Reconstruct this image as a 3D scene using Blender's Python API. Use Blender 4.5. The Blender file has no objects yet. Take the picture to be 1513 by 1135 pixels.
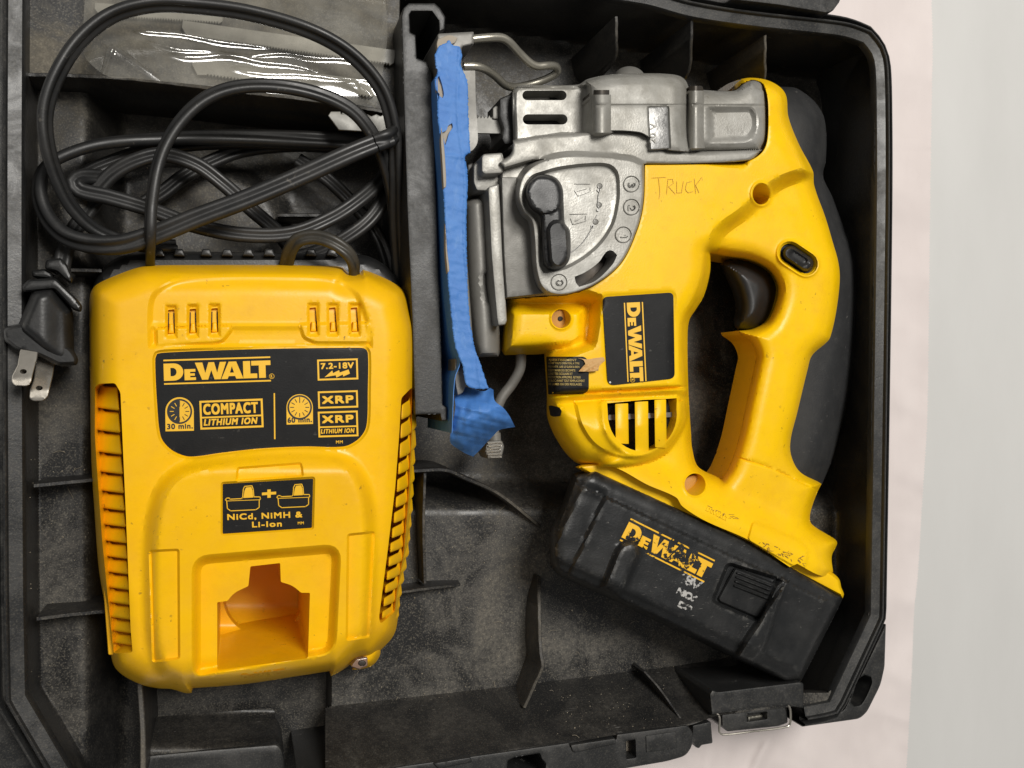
import bpy, math, random
import numpy as np
from mathutils import Vector, geometry
random.seed(7); np.random.seed(7)
SC = bpy.context.scene
COL = SC.collection

# ------------------------------------------------------------------ camera
F = 1250.0; CX, CY = 756.5, 567.5
TH = math.radians(17.7); HC = 0.36
cam_d = bpy.data.cameras.new('camera'); cam = bpy.data.objects.new('camera', cam_d); COL.objects.link(cam)
cam.location = (0, 0, HC); cam.rotation_euler = (0, -TH, 0)
cam_d.sensor_fit = 'HORIZONTAL'; cam_d.sensor_width = 36; cam_d.lens = F / 1513 * 36
cam_d.clip_start = 0.005; cam_d.clip_end = 20
SC.camera = cam

# ------------------------------------------------------------------ room light and exposure
w = bpy.data.worlds.new('World'); SC.world = w; w.use_nodes = True
w.node_tree.nodes['Background'].inputs[0].default_value = (1.0, 0.985, 0.96, 1)
w.node_tree.nodes['Background'].inputs[1].default_value = 0.16

def area(name, loc, target, size, power, col, size_y=None):
    d = bpy.data.lights.new(name, 'AREA'); d.shape = 'RECTANGLE'; d.size = size; d.size_y = size_y or size
    d.energy = power; d.color = col
    o = bpy.data.objects.new(name, d); COL.objects.link(o); o.location = loc
    o.rotation_euler = (Vector(target) - Vector(loc)).to_track_quat('-Z', 'Y').to_euler()
    return o
area('ceiling_lamp', (0.34, 0.50, 1.30), (0.10, 0, 0.05), 0.46, 18.6, (1.0, 0.968, 0.915), 0.46)
area('room_lamp', (-0.75, 0.35, 1.5), (0.10, 0, 0.05), 0.7, 2.2, (1.0, 0.95, 0.88), 0.7)
SC.view_settings.view_transform = 'Standard'; SC.view_settings.look = 'None'
SC.view_settings.exposure = 0; SC.view_settings.gamma = 1
try: SC.view_settings.use_curve_mapping = False
except Exception: pass

# ------------------------------------------------------------------ helpers: places
CT, ST = math.cos(TH), math.sin(TH)
def W(px, py, z):
    """the point of the scene at height z (millimetres) that stands where the photograph shows (px, py)"""
    px = np.asarray(px, float); py = np.asarray(py, float); z = np.asarray(z, float) / 1000.0
    u = px - CX; v = CY - py
    dx = F * ST + u * CT; dz = -F * CT + u * ST
    t = (z - HC) / dz
    return np.stack(np.broadcast_arrays(dx * t, v * t, z), -1)
def PX(p):
    p = np.asarray(p, float); q = p - np.array([0, 0, HC])
    f = q[..., 0] * ST - q[..., 2] * CT; u = q[..., 0] * CT + q[..., 2] * ST
    return np.stack([CX + F * u / f, CY - F * q[..., 1] / f], -1)
def MM(px, py, z):
    """millimetres per pixel at a place (rough)"""
    a = W(px, py, z); b = W(px, py + 1, z); return float(np.linalg.norm(b - a)) * 1000

def resample(P, step):
    P = np.asarray(P, float); Q = np.vstack([P, P[:1]]); L = np.linalg.norm(np.diff(Q, axis=0), axis=1)
    out = []
    for i in range(len(P)):
        n = max(1, int(round(L[i] / step)))
        for k in range(n): out.append(Q[i] + (Q[i + 1] - Q[i]) * k / n)
    return np.array(out)
def fil(P, r, seg=5):
    """closed polygon with rounded corners; r one number or one per corner"""
    P = [np.array(p, float) for p in P]; n = len(P); rs = r if hasattr(r, '__len__') else [r] * n
    out = []
    for i in range(n):
        a, b, c = P[i - 1], P[i], P[(i + 1) % n]
        u = a - b; v = c - b; lu = np.linalg.norm(u); lv = np.linalg.norm(v); u /= lu; v /= lv
        k = min(rs[i], lu * .48, lv * .48)
        p0 = b + u * k; p1 = b + v * k
        if k < .05: out.append(b); continue
        for s in range(seg + 1):
            t = s / seg; out.append((1 - t) ** 2 * p0 + 2 * t * (1 - t) * b + t * t * p1)
    return np.array(out)
def cr(P, step=3.0, closed=True, corner=52):
    """smooth curve through points; sharp turns stay corners"""
    P = np.asarray(P, float); n = len(P)
    sharp = np.zeros(n, bool)
    for i in range(n):
        if not closed and i in (0, n - 1): sharp[i] = True; continue
        a = P[i] - P[i - 1]; b = P[(i + 1) % n] - P[i]
        a2, b2 = a[:2], b[:2]
        cs = np.dot(a2, b2) / (np.linalg.norm(a2) * np.linalg.norm(b2) + 1e-9)
        sharp[i] = math.degrees(math.acos(max(-1, min(1, cs)))) > corner
    out = []
    m = n if closed else n - 1
    for i in range(m):
        p1, p2 = P[i], P[(i + 1) % n]
        p0 = P[i - 1] if not sharp[i] else 2 * p1 - p2
        p3 = P[(i + 2) % n] if not sharp[(i + 1) % n] else 2 * p2 - p1
        L = np.linalg.norm(p2[:2] - p1[:2]); k = max(1, int(L / step))
        # centripetal-like tangents, limited so long and short spans do not overshoot
        l0 = np.linalg.norm(p1[:2] - p0[:2]) + 1e-6; l2 = np.linalg.norm(p3[:2] - p2[:2]) + 1e-6
        m1 = (p2 - p0) / (l0 + L) * L; m2 = (p3 - p1) / (L + l2) * L
        for s in range(k):
            t = s / k; h = t * t * t; q = t * t
            out.append((2 * h - 3 * q + 1) * p1 + (h - 2 * q + t) * m1 + (-2 * h + 3 * q) * p2 + (h - q) * m2)
    if not closed: out.append(P[-1])
    return np.array(out)
def circle(x, y, r, n=28, ry=None, a0=0, a1=360):
    t = np.radians(np.linspace(a0, a1, n, endpoint=(a1 - a0) % 360 != 0))
    return np.stack([x + r * np.cos(t), y + (ry or r) * np.sin(t)], -1)
def capsule(x0, y0, x1, y1, r, n=9):
    a = math.atan2(y1 - y0, x1 - x0); t = np.linspace(math.pi / 2, 3 * math.pi / 2, n)
    A = np.stack([x0 + r * np.cos(a + t), y0 + r * np.sin(a + t)], -1)
    B = np.stack([x1 + r * np.cos(a + t + math.pi), y1 + r * np.sin(a + t + math.pi)], -1)
    return np.vstack([A, B])
def inside(P, poly):
    x, y = P[:, 0], P[:, 1]; r = np.zeros(len(P), bool); n = len(poly)
    for i in range(n):
        x1, y1 = poly[i - 1]; x2, y2 = poly[i]
        if y1 == y2: continue
        c = (y1 > y) != (y2 > y)
        r ^= c & (x < (x2 - x1) * (y - y1) / (y2 - y1) + x1)
    return r
def udist(P, A, B):
    out = np.full(len(P), 1e9)
    for i in range(0, len(P), 4000):
        p = P[i:i + 4000, None, :]; d = (B - A)[None]; q = p - A[None]
        t = np.clip((q * d).sum(-1) / ((d * d).sum(-1) + 1e-12), 0, 1)
        out[i:i + 4000] = np.sqrt((((q - t[..., None] * d) ** 2).sum(-1)).min(1))
    return out
def sdf(P, poly):
    poly = np.asarray(poly, float); d = udist(P, poly, np.roll(poly, -1, 0))
    return np.where(inside(P, poly), d, -d)
def rnd(d, r): return np.sqrt(np.clip(1 - (1 - np.clip(d / r, 0, 1)) ** 2, 0, 1))
def sst(d, a, b): t = np.clip((d - a) / (b - a), 0, 1); return t * t * (3 - 2 * t)
def rough(P, wl, seed, n=9, ridged=False):
    """irregular smooth relief, about -1..1, wavelength near wl pixels"""
    r = np.random.RandomState(seed); out = np.zeros(len(P))
    for i in range(n):
        a = r.uniform(0, math.pi * 2); f = 2 * math.pi / (wl * r.uniform(.55, 1.7)); q = (P[:, 0] * math.cos(a) + P[:, 1] * math.sin(a)) * f + r.uniform(0, 6.28)
        q = q + 1.1 * np.sin((P[:, 0] * math.sin(a + 1) + P[:, 1] * math.cos(a + 1)) * f * .6 + r.uniform(0, 6.28))
        out += (1 - 2 * np.abs(np.sin(q / 2))) if ridged else np.sin(q)
    return out / n ** .5 / (1 if ridged else .8)
def offset(poly, k):
    """move a dense closed outline inward by k pixels"""
    P = np.asarray(poly, float); T = np.roll(P, -1, 0) - np.roll(P, 1, 0)
    N = np.stack([-T[:, 1], T[:, 0]], -1); N /= np.linalg.norm(N, axis=1)[:, None] + 1e-9
    area2 = (P[:, 0] * np.roll(P[:, 1], -1) - np.roll(P[:, 0], -1) * P[:, 1]).sum()
    return P + N * (k if area2 > 0 else -k)

# ------------------------------------------------------------------ helpers: objects
ROOTS = {}
def thing(name, label, cat, base, group=None):
    o = bpy.data.objects.new(name, None); COL.objects.link(o); o.location = base
    o.empty_display_size = .01
    o['label'] = label; o['category'] = cat
    if group: o['group'] = group
    return o
def tag(o, label, cat, group=None):
    o['label'] = label; o['category'] = cat
    if group: o['group'] = group
    return o
def root_of(p):
    while p.parent: p = p.parent
    return p
def obj(name, V, faces, mat, parent=None, angle=32, smooth=True):
    V = np.asarray(V, float)
    me = bpy.data.meshes.new(name)
    base = np.zeros(3)
    if parent is not None: base = np.array(root_of(parent).location)
    elif len(V): base = np.array([V[:, 0].mean(), V[:, 1].mean(), V[:, 2].min()])
    me.from_pydata([tuple(v) for v in (V - base)], [], [tuple(int(i) for i in f) for f in faces])
    me.update()
    if smooth:
        me.polygons.foreach_set('use_smooth', np.ones(len(me.polygons), bool))
        me.set_sharp_from_angle(angle=math.radians(angle))
    if mat: me.materials.append(mat)
    o = bpy.data.objects.new(name, me); COL.objects.link(o)
    if parent is not None: o.parent = parent
    else: o.location = base
    return o

class MB:
    def __init__(s): s.V = []; s.F = []
    def add(s, V, Fc):
        n = sum(len(v) for v in s.V); s.V.append(np.asarray(V, float)); s.F += [tuple(i + n for i in f) for f in Fc]
    def build(s, name, mat, parent=None, **k): return obj(name, np.vstack(s.V), s.F, mat, parent, **k)

def skirt(loop_px, ztop, zlow, vert, flip):
    P = np.asarray(loop_px, float); n = len(P); A = W(P[:, 0], P[:, 1], ztop); B = A.copy(); B[:, 2] = zlow / 1000.
    if not vert:
        I = offset(P, 5.0); nrm = P - I; s = PX(B) - P
        out = (s * nrm).sum(1) > -.45 * np.linalg.norm(s, axis=1) * np.linalg.norm(nrm, axis=1)
        Bi = W(I[:, 0], I[:, 1], np.full(n, float(zlow)))
        B[out] = Bi[out]
    V = np.vstack([A, B]); Fc = []
    area2 = (P[:, 0] * np.roll(P[:, 1], -1) - np.roll(P[:, 0], -1) * P[:, 1]).sum()
    fl = (area2 > 0) ^ flip
    for i in range(n):
        j = (i + 1) % n; f = (i, j, j + n, i + n); Fc.append(f if not fl else f[::-1])
    return V, Fc

def relief_data(outline, zf, holes=(), spacing=5.0, rim=(1.2, 3, 6), feats=(), dense=(), step=3.0):
    """triangulated top surface: exact outline, holes and feature rings, heights from zf"""
    O = resample(outline, step); Hs = [resample(h, step) for h in holes]
    cons = [O] + Hs; pts = []; edges = []; n0 = 0
    for c in cons:
        m = len(c); pts.append(c); edges += [(n0 + i, n0 + (i + 1) % m) for i in range(m)]; n0 += m
    ringpts = []
    for k in rim:
        ringpts.append(offset(O, k))
        for h in Hs: ringpts.append(offset(h, -k))
    for poly, ks in feats:
        R = resample(poly, min(step, 2.6))
        for k in ks: ringpts.append(offset(R, k))
    x0, y0 = O.min(0); x1, y1 = O.max(0)
    def hexgrid(x0, y0, x1, y1, s):
        ys = np.arange(y0, y1, s * .866); g = []
        for i, y in enumerate(ys):
            xs = np.arange(x0 + (s / 2 if i % 2 else 0), x1, s); g.append(np.stack([xs, np.full(len(xs), y)], -1))
        return np.vstack(g) if g else np.zeros((0, 2))
    def valid(G, margin):
        ok = inside(G, O)
        for h in Hs: ok &= ~inside(G, h)
        G = G[ok]
        if not len(G): return G
        d = np.full(len(G), 1e9)
        for c in cons: d = np.minimum(d, udist(G, c, np.roll(c, -1, 0)))
        return G[d > margin]
    ring = np.vstack(ringpts) if ringpts else np.zeros((0, 2))
    ring = valid(ring, .45) if len(ring) else ring
    for poly, s in dense:
        g = hexgrid(*np.asarray(poly).min(0), *np.asarray(poly).max(0), s); g = g[inside(g, np.asarray(poly, float))]
        ring = np.vstack([ring, valid(g, .6)])
    # thin out points that sit on each other
    def thin(R, r):
        seen = set(); keep = []
        for i, (x, y) in enumerate(R):
            c = (int(x / r), int(y / r))
            if c in seen: continue
            seen.add(c); keep.append(i)
        return R[keep]
    ring = thin(ring, .8) if len(ring) else ring
    G = valid(hexgrid(x0, y0, x1, y1, spacing), spacing * .5)
    if len(ring) and len(G):
        cell = spacing * .7; occ = set()
        for x, y in ring:
            occ.add((int(x // cell), int(y // cell)))
        G = G[[ (int(x // cell), int(y // cell)) not in occ for x, y in G]]
    allp = np.vstack(pts + [ring, G])
    res = geometry.delaunay_2d_cdt([Vector((float(p[0]), float(p[1]))) for p in allp], edges, [], 1, 1e-5)
    P = np.array([(v[0], v[1]) for v in res[0]]); T = np.array([f for f in res[2] if len(f) == 3])
    c = P[T].mean(1); ok = inside(c, O)
    for h in Hs: ok &= ~inside(c, h)
    T = T[ok]
    a = P[T]; ar = np.cross(a[:, 1] - a[:, 0], a[:, 2] - a[:, 0])
    T[ar > 0] = T[ar > 0][:, ::-1]     # pixel y runs down: keep normals up
    z = zf(P); V = W(P[:, 0], P[:, 1], z)
    return V, [tuple(t) for t in T], O, Hs

def relief(name, outline, zf, mat, parent=None, low=None, vert=False, hole_low=None, angle=34, holes=(), **k):
    V, T, O, Hs = relief_data(outline, zf, holes, **k)
    mb = MB(); mb.add(V, T)
    if low is not None: mb.add(*skirt(O, zf(O), low, vert, False))
    for i, h in enumerate(Hs):
        hl = hole_low[i] if hasattr(hole_low, '__len__') else hole_low
        if hl is not None: mb.add(*skirt(h, zf(h), hl, True, True))
    V = np.vstack(mb.V)
    o = obj(name, V, mb.F, mat, parent, angle=angle)
    # weld the top to its walls so shading runs on
    import bmesh
    bm = bmesh.new(); bm.from_mesh(o.data); bmesh.ops.remove_doubles(bm, verts=bm.verts, dist=2e-6); bm.to_mesh(o.data); bm.free()
    o.data.set_sharp_from_angle(angle=math.radians(angle))
    return o
def plate(name, outline, z, mat, parent=None, low=None, bev=1.5, bh=.5, vert=True, spacing=14, holes=(), hole_low=None, tilt=None, **k):
    """flat piece with an eased edge"""
    O = np.asarray(outline, float)
    def zf(P):
        b = z if tilt is None else z + tilt(P)
        d = sdf(P, O)
        for h in holes: d = np.minimum(d, -sdf(P, h))
        return b - bh + bh * rnd(np.maximum(d, 0), bev)
    return relief(name, O, zf, mat, parent, low=low, vert=vert, holes=holes, hole_low=hole_low, spacing=spacing, rim=(bev * .15, bev * .5, bev), **k)

def ribwall(name, pts, low, t, mat, parent, wob=0.25, step=6):
    """thin upright wall: top edge through (px, py, z mm), down to low, t mm thick"""
    Q = cr(np.asarray(pts, float), step, closed=False)
    C = W(Q[:, 0], Q[:, 1], Q[:, 2]); n = len(C)
    T = np.gradient(C, axis=0); T[:, 2] = 0; T /= np.linalg.norm(T, axis=1)[:, None] + 1e-12
    N = np.stack([-T[:, 1], T[:, 0], T[:, 2] * 0], -1)
    C[:, 2] += np.random.uniform(-wob, wob, n) / 1000
    h = t / 2000; L = C + N * h; R = C - N * h; e = np.array([0, 0, .35e-3]); i = N * h * .35
    rows = []
    for A in (L * 1, ): pass
    lowL = L.copy(); lowL[:, 2] = low / 1000; lowR = R.copy(); lowR[:, 2] = low / 1000
    rows = [lowL + N * h * .5, L - e, L - i, R + i, R - e, lowR - N * h * .5]
    V = np.vstack(rows); Fc = []
    for k in range(5):
        for j in range(n - 1):
            Fc.append((k * n + j, k * n + j + 1, (k + 1) * n + j + 1, (k + 1) * n + j))
    Fc.append(tuple(k * n for k in range(6))); Fc.append(tuple(k * n + n - 1 for k in range(5, -1, -1)))
    return obj(name, V, Fc, mat, parent, angle=40)

def tube_data(C, r, n=10, prof=None, roll=None, caps=True):
    """sweep a round or given cross-section along world points C"""
    C = np.asarray(C, float); m = len(C); T = np.gradient(C, axis=0); T /= np.linalg.norm(T, axis=1)[:, None] + 1e-12
    up = np.array([0, 0, 1.]); S = np.cross(T, up); S /= np.linalg.norm(S, axis=1)[:, None] + 1e-9
    for i in range(1, m):
        if np.dot(S[i], S[i - 1]) < -.2: S[i] *= -1
    N = np.cross(S, T)
    if prof is None:
        a = np.linspace(0, 2 * math.pi, n, endpoint=False); prof = np.stack([np.cos(a), np.sin(a)], -1); rr = np.broadcast_to(np.asarray(r, float), (m,))
    else: rr = np.full(m, 1.0); n = len(prof)
    V = []
    for i in range(m):
        a = 0 if roll is None else roll[i]; s = S[i] * math.cos(a) + N[i] * math.sin(a); q = N[i] * math.cos(a) - S[i] * math.sin(a)
        V.append(C[i] + (prof[:, :1] * s + prof[:, 1:] * q) * rr[i])
    V = np.vstack(V); Fc = []
    for i in range(m - 1):
        for j in range(n):
            k = (j + 1) % n; Fc.append((i * n + j, i * n + k, (i + 1) * n + k, (i + 1) * n + j))
    if caps: Fc.append(tuple(range(n))[::-1]); Fc.append(tuple((m - 1) * n + j for j in range(n)))
    return V, Fc

# ---- flat print: everything in photograph pixels, laid on a surface height function
_fc = None
def glyphs(s, bold=0.0, spacing=1.0):
    cu = bpy.data.curves.new('lettering', 'FONT'); cu.body = s; cu.size = 1; cu.offset = bold; cu.space_character = spacing
    cu.resolution_u = 4
    o = bpy.data.objects.new('lettering', cu); COL.objects.link(o)
    dg = bpy.context.evaluated_depsgraph_get(); dg.update()
    e = o.evaluated_get(dg); me = e.to_mesh()
    V = np.array([v.co[:2] for v in me.vertices]).reshape(-1, 2); Fc = [tuple(p.vertices) for p in me.polygons]
    e.to_mesh_clear(); bpy.data.objects.remove(o); bpy.data.curves.remove(cu)
    return V, Fc
def _arc(cx, cy, rx, ry, a0, a1, n=9):
    return [(cx + rx * math.cos(math.radians(a0 + (a1 - a0) * i / n)), cy + ry * math.sin(math.radians(a0 + (a1 - a0) * i / n))) for i in range(n + 1)]
STROKES = {   # letter: (advance, strokes in a box one unit high)
 'C': (.72, [_arc(.36, .66, .34, .34, 15, 180, 8) + _arc(.36, .34, .34, .34, 180, 345, 8)]), 'O': (.74, [_arc(.36, .66, .35, .34, 0, 180) + _arc(.36, .34, .35, .34, 180, 360) + [(.71, .66)]]),
 'M': (.92, [[(.04, 0), (.04, 1), (.43, .25), (.82, 1), (.82, 0)]]), 'P': (.66, [[(.04, 0), (.04, 1), (.36, 1)] + _arc(.36, .73, .26, .27, 90, -90, 7) + [(.04, .46)]]),
 'A': (.78, [[(0, 0), (.36, 1), (.72, 0)], [(.14, .3), (.58, .3)]]), 'T': (.68, [[(0, 1), (.64, 1)], [(.32, 1), (.32, 0)]]), 'L': (.58, [[(.04, 1), (.04, 0), (.52, 0)]]),
 'I': (.26, [[(.06, 0), (.06, 1)]]), 'H': (.74, [[(.04, 0), (.04, 1)], [(.64, 0), (.64, 1)], [(.04, .52), (.64, .52)]]), 'U': (.74, [[(.04, 1), (.04, .32)] + _arc(.34, .32, .30, .32, 180, 360, 8) + [(.64, 1)]]),
 'N': (.76, [[(.04, 0), (.04, 1), (.66, 0), (.66, 1)]]), 'X': (.78, [[(0, 0), (.7, 1)], [(0, 1), (.7, 0)]]), 'R': (.74, [[(.04, 0), (.04, 1), (.38, 1)] + _arc(.38, .74, .26, .26, 90, -90, 7) + [(.04, .48)], [(.36, .48), (.66, 0)]]),
 'V': (.76, [[(0, 1), (.35, 0), (.7, 1)]]), 'D': (.74, [[(.04, 0), (.04, 1), (.3, 1)] + _arc(.3, .5, .36, .5, 90, -90) + [(.04, 0)]]), 'E': (.6, [[(.54, 1), (.04, 1), (.04, 0), (.54, 0)], [(.04, .52), (.48, .52)]]),
 '0': (.66, [_arc(.31, .68, .27, .32, 0, 180, 7) + _arc(.31, .32, .27, .32, 180, 360, 7) + [(.58, .68)]]), '1': (.42, [[(.02, .74), (.24, 1), (.24, 0)]]), '2': (.66, [_arc(.31, .7, .27, .30, 165, -20, 8) + [(.04, 0), (.6, 0)]]),
 '3': (.66, [_arc(.3, .75, .25, .25, 150, -90, 8) + _arc(.3, .26, .28, .27, 90, -150, 8)]), '6': (.66, [[(.5, 1), (.14, .55)] + _arc(.31, .3, .27, .3, 140, -220, 14)]), '7': (.6, [[(0, 1), (.54, 1), (.16, 0)]]),
 '8': (.66, [_arc(.3, .76, .22, .24, 0, 360, 12), _arc(.3, .27, .28, .27, 0, 360, 12)]), '.': (.24, [[(.06, .02), (.06, .04)]]), ',': (.24, [[(.08, .06), (.02, -.16)]]), '-': (.44, [[(.04, .42), (.34, .42)]]), ' ': (.36, []),
 'i': (.26, [[(.06, 0), (.06, .66)], [(.06, .93), (.06, .95)]]), 'm': (.92, [[(.04, 0), (.04, .7)], [(.04, .5)] + _arc(.24, .46, .19, .22, 150, 0, 5) + [(.43, 0)], [(.43, .5)] + _arc(.62, .46, .19, .22, 150, 0, 5) + [(.81, 0)]]),
 'n': (.6, [[(.04, 0), (.04, .7)], [(.04, .5)] + _arc(.26, .44, .22, .24, 150, 0, 6) + [(.48, 0)]]), 'd': (.64, [[(.5, 1), (.5, 0)], _arc(.27, .33, .23, .33, 0, 360, 12)]), 'o': (.62, [_arc(.28, .33, .26, .33, 0, 360, 12)]),
 '&': (.76, [[(.68, 0), (.16, .68)] + _arc(.3, .8, .17, .19, 200, -30, 7) + [(.12, .38)] + _arc(.28, .22, .22, .22, 130, 340, 7) + [(.66, .5)]]) }
class Ink:
    def __init__(s): s.P = []; s.F = []; s.Z = []; s.n = 0
    def add(s, P, Fc, dz=0.):
        P = np.asarray(P, float); s.P.append(P); s.Z.append(np.full(len(P), dz)); s.F += [tuple(i + s.n for i in f) for f in Fc]; s.n += len(P)
    def poly(s, outer, holes=()):
        loops = [list(map(tuple, outer))] + [list(map(tuple, h)) for h in holes]
        tri = geometry.tessellate_polygon([[Vector((p[0], p[1], 0)) for p in l] for l in loops])
        s.add(np.vstack([np.array(l, float) for l in loops]), tri)
    def stroke(s, pts, wd, closed=False):
        P = np.asarray(pts, float); n = len(P)
        for i in range(n if closed else n - 1):
            a, b = P[i], P[(i + 1) % n]; d = b - a; L = np.linalg.norm(d)
            if L < 1e-6: continue
            d /= L; q = np.array([-d[1], d[0]]) * wd / 2; e = d * wd * .3
            s.add([a - e + q, b + e + q, b + e - q, a - e - q], [(0, 1, 2, 3)])
    def frame(s, x, y, wd, ht, t, ang=0):
        c, n = math.cos(math.radians(ang)), math.sin(math.radians(ang))
        M = lambda a, b: (x + a * c - b * n, y + a * n + b * c)
        s.poly([M(0, 0), M(wd, 0), M(wd, ht), M(0, ht)], [[M(t, t), M(wd - t, t), M(wd - t, ht - t), M(t, ht - t)]])
    def text(s, body, x, y, wd, ht, ang=0, bold=.02, shear=0, spacing=1.0, mirror=False):
        """body fitted into wd x ht pixels, lower-left corner of the line at x, y, turned ang degrees clockwise"""
        V, Fc = glyphs(body, bold, spacing)
        if not len(V): return
        V = V - V.min(0); V[:, 0] += shear * V[:, 1] ; V /= V.max(0)
        c, n = math.cos(math.radians(ang)), math.sin(math.radians(ang)); a = V[:, 0] * wd; b = -V[:, 1] * ht
        s.add(np.stack([x + a * c - b * n, y + a * n + b * c], -1), Fc)
    def print(s, body, x, y, wd, ht, ang=0, t=.6, shear=0, spacing=1.1):
        """printed type thickened by t pixels, fitted like text()"""
        V, Fc = glyphs(body, 0.0, spacing); V = V - V.min(0); V[:, 0] += shear * V[:, 1]; V /= V.max(0)
        c, n = math.cos(math.radians(ang)), math.sin(math.radians(ang)); a = V[:, 0] * (wd - t) + t / 2; b = -V[:, 1] * (ht - t) - t / 2
        for i, (dx, dy) in enumerate(((-t / 2, -t / 2), (t / 2, -t / 2), (t / 2, t / 2), (-t / 2, t / 2), (0, 0))):
            s.add(np.stack([x + (a + dx) * c - (b + dy) * n, y + (a + dx) * n + (b + dy) * c], -1), Fc, i * .012)
    def block(s, body, x, y, wd, ht, ang=0, t=1.6, shear=0):
        """heavy block letters, lower-left at x, y, fitted to wd x ht pixels; t is the stroke in pixels"""
        tot = sum(STROKES[c][0] for c in body) - .1; k = (wd - t) / tot; h = ht - t; c_, n_ = math.cos(math.radians(ang)), math.sin(math.radians(ang)); cx = 0
        for c in body:
            for L in STROKES[c][1]:
                P = [(t / 2 + (cx + a) * k + shear * b * h, -(t / 2 + b * h)) for a, b in L]
                P = [(x + a * c_ - b * n_, y + a * n_ + b * c_) for a, b in P]
                if np.hypot(*(np.array(P[0]) - P[-1])) < t * .35 and len(P) == 2: s.poly(circle(P[0][0], P[0][1], t * .62, 10))
                else: s.stroke(P, t)
            cx += STROKES[c][0]
    def logo(s, x, y, wd, ht, ang=0, lines=True, lean=0):
        """the tool maker's block logo, upper-left of the letters at x, y"""
        c, n = math.cos(math.radians(ang)), math.sin(math.radians(ang))
        M = lambda L: [(x + (a * wd / 600 + lean * b) * c - b * ht / 100 * n, y + a * wd / 600 * n + b * ht / 100 * c) for a, b in L]
        def bowl(x0, rx, t, ry): return [(x0 + rx * math.sin(math.radians(q)), 50 - ry * math.cos(math.radians(q))) for q in range(0, 181, 15)]
        s.poly(M([(0, 0)] + bowl(56, 54, 0, 50) + [(0, 100)]), [M([(38, 26)] + bowl(50, 22, 0, 24) + [(38, 74)])])
        s.poly(M([(116, 36), (178, 36), (178, 52), (148, 52), (148, 61), (174, 61), (174, 75), (148, 75), (148, 84), (180, 84), (180, 100), (116, 100)]))
        s.poly(M([(176, 0), (218, 0), (233, 62), (252, 0), (284, 0), (300, 62), (316, 0), (352, 0), (318, 100), (284, 100), (267, 46), (248, 100), (214, 100)]))
        s.poly(M([(366, 0), (408, 0), (446, 100), (406, 100), (400, 84), (364, 84), (357, 100), (322, 100)]), [M([(371, 64), (394, 64), (383, 27)])])
        s.poly(M([(446, 0), (486, 0), (486, 73), (524, 73), (524, 100), (446, 100)]))
        s.poly(M([(492, 0), (600, 0), (600, 27), (572, 27), (572, 100), (534, 100), (534, 27), (492, 27)]))
        if lines:
            s.poly(M([(0, -23), (600, -23), (600, -14), (0, -14)])); s.poly(M([(0, 113), (600, 113), (600, 122), (0, 122)]))
    def build(s, name, zf, off, mat, parent):
        P = np.vstack(s.P)
        z = zf(P) + off + np.concatenate(s.Z); V = W(P[:, 0], P[:, 1], z); Fc = []
        for f in s.F:
            a, b, c = P[f[0]], P[f[1]], P[f[2]]
            Fc.append(f if np.cross(b - a, c - a) < 0 else f[::-1])
        o = obj(name, V, Fc, mat, parent, smooth=False); o['kind'] = 'stuff'; return o

# ------------------------------------------------------------------ materials
def node_mat(name):
    m = bpy.data.materials.new(name); m.use_nodes = True; nt = m.node_tree
    return m, nt, nt.nodes['Principled BSDF']
def N(nt, t, **k):
    n = nt.nodes.new(t)
    for a, b in k.items(): setattr(n, a, b)
    return n
def noise(nt, co, scale, detail=4, rough=.55, stretch=None, dist=0):
    n = N(nt, 'ShaderNodeTexNoise'); n.inputs['Scale'].default_value = scale; n.inputs['Detail'].default_value = detail
    n.inputs['Roughness'].default_value = rough; n.inputs['Distortion'].default_value = dist
    if stretch:
        mp = N(nt, 'ShaderNodeMapping'); mp.inputs['Scale'].default_value = stretch[:3]
        if len(stretch) > 3: mp.inputs['Rotation'].default_value = (0, 0, stretch[3])
        nt.links.new(co, mp.inputs['Vector']); co = mp.outputs['Vector']
    nt.links.new(co, n.inputs['Vector']); return n.outputs['Fac']
def ramp(nt, f, a, b, va=0., vb=1.):
    n = N(nt, 'ShaderNodeMapRange'); n.inputs['From Min'].default_value = a; n.inputs['From Max'].default_value = b
    n.inputs['To Min'].default_value = va; n.inputs['To Max'].default_value = vb; nt.links.new(f, n.inputs['Value']); return n.outputs['Result']
def mul(nt, a, b, op='MULTIPLY'):
    n = N(nt, 'ShaderNodeMath', operation=op)
    for i, v in enumerate((a, b)):
        if isinstance(v, (int, float)): n.inputs[i].default_value = v
        else: nt.links.new(v, n.inputs[i])
    n.use_clamp = op in ('ADD', 'MAXIMUM'); return n.outputs[0]
def mixc(nt, f, a, b):
    n = N(nt, 'ShaderNodeMix', data_type='RGBA')
    if isinstance(f, (int, float)): n.inputs[0].default_value = f
    else: nt.links.new(f, n.inputs[0])
    for s, v in ((6, a), (7, b)):
        if isinstance(v, tuple): n.inputs[s].default_value = (*v, 1)
        else: nt.links.new(v, n.inputs[s])
    return n.outputs[2]
def bump(nt, bs, h, st, dist):
    n = N(nt, 'ShaderNodeBump'); n.inputs['Strength'].default_value = st; n.inputs['Distance'].default_value = dist
    nt.links.new(h, n.inputs['Height']); nt.links.new(n.outputs['Normal'], bs.inputs['Normal'])
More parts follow.
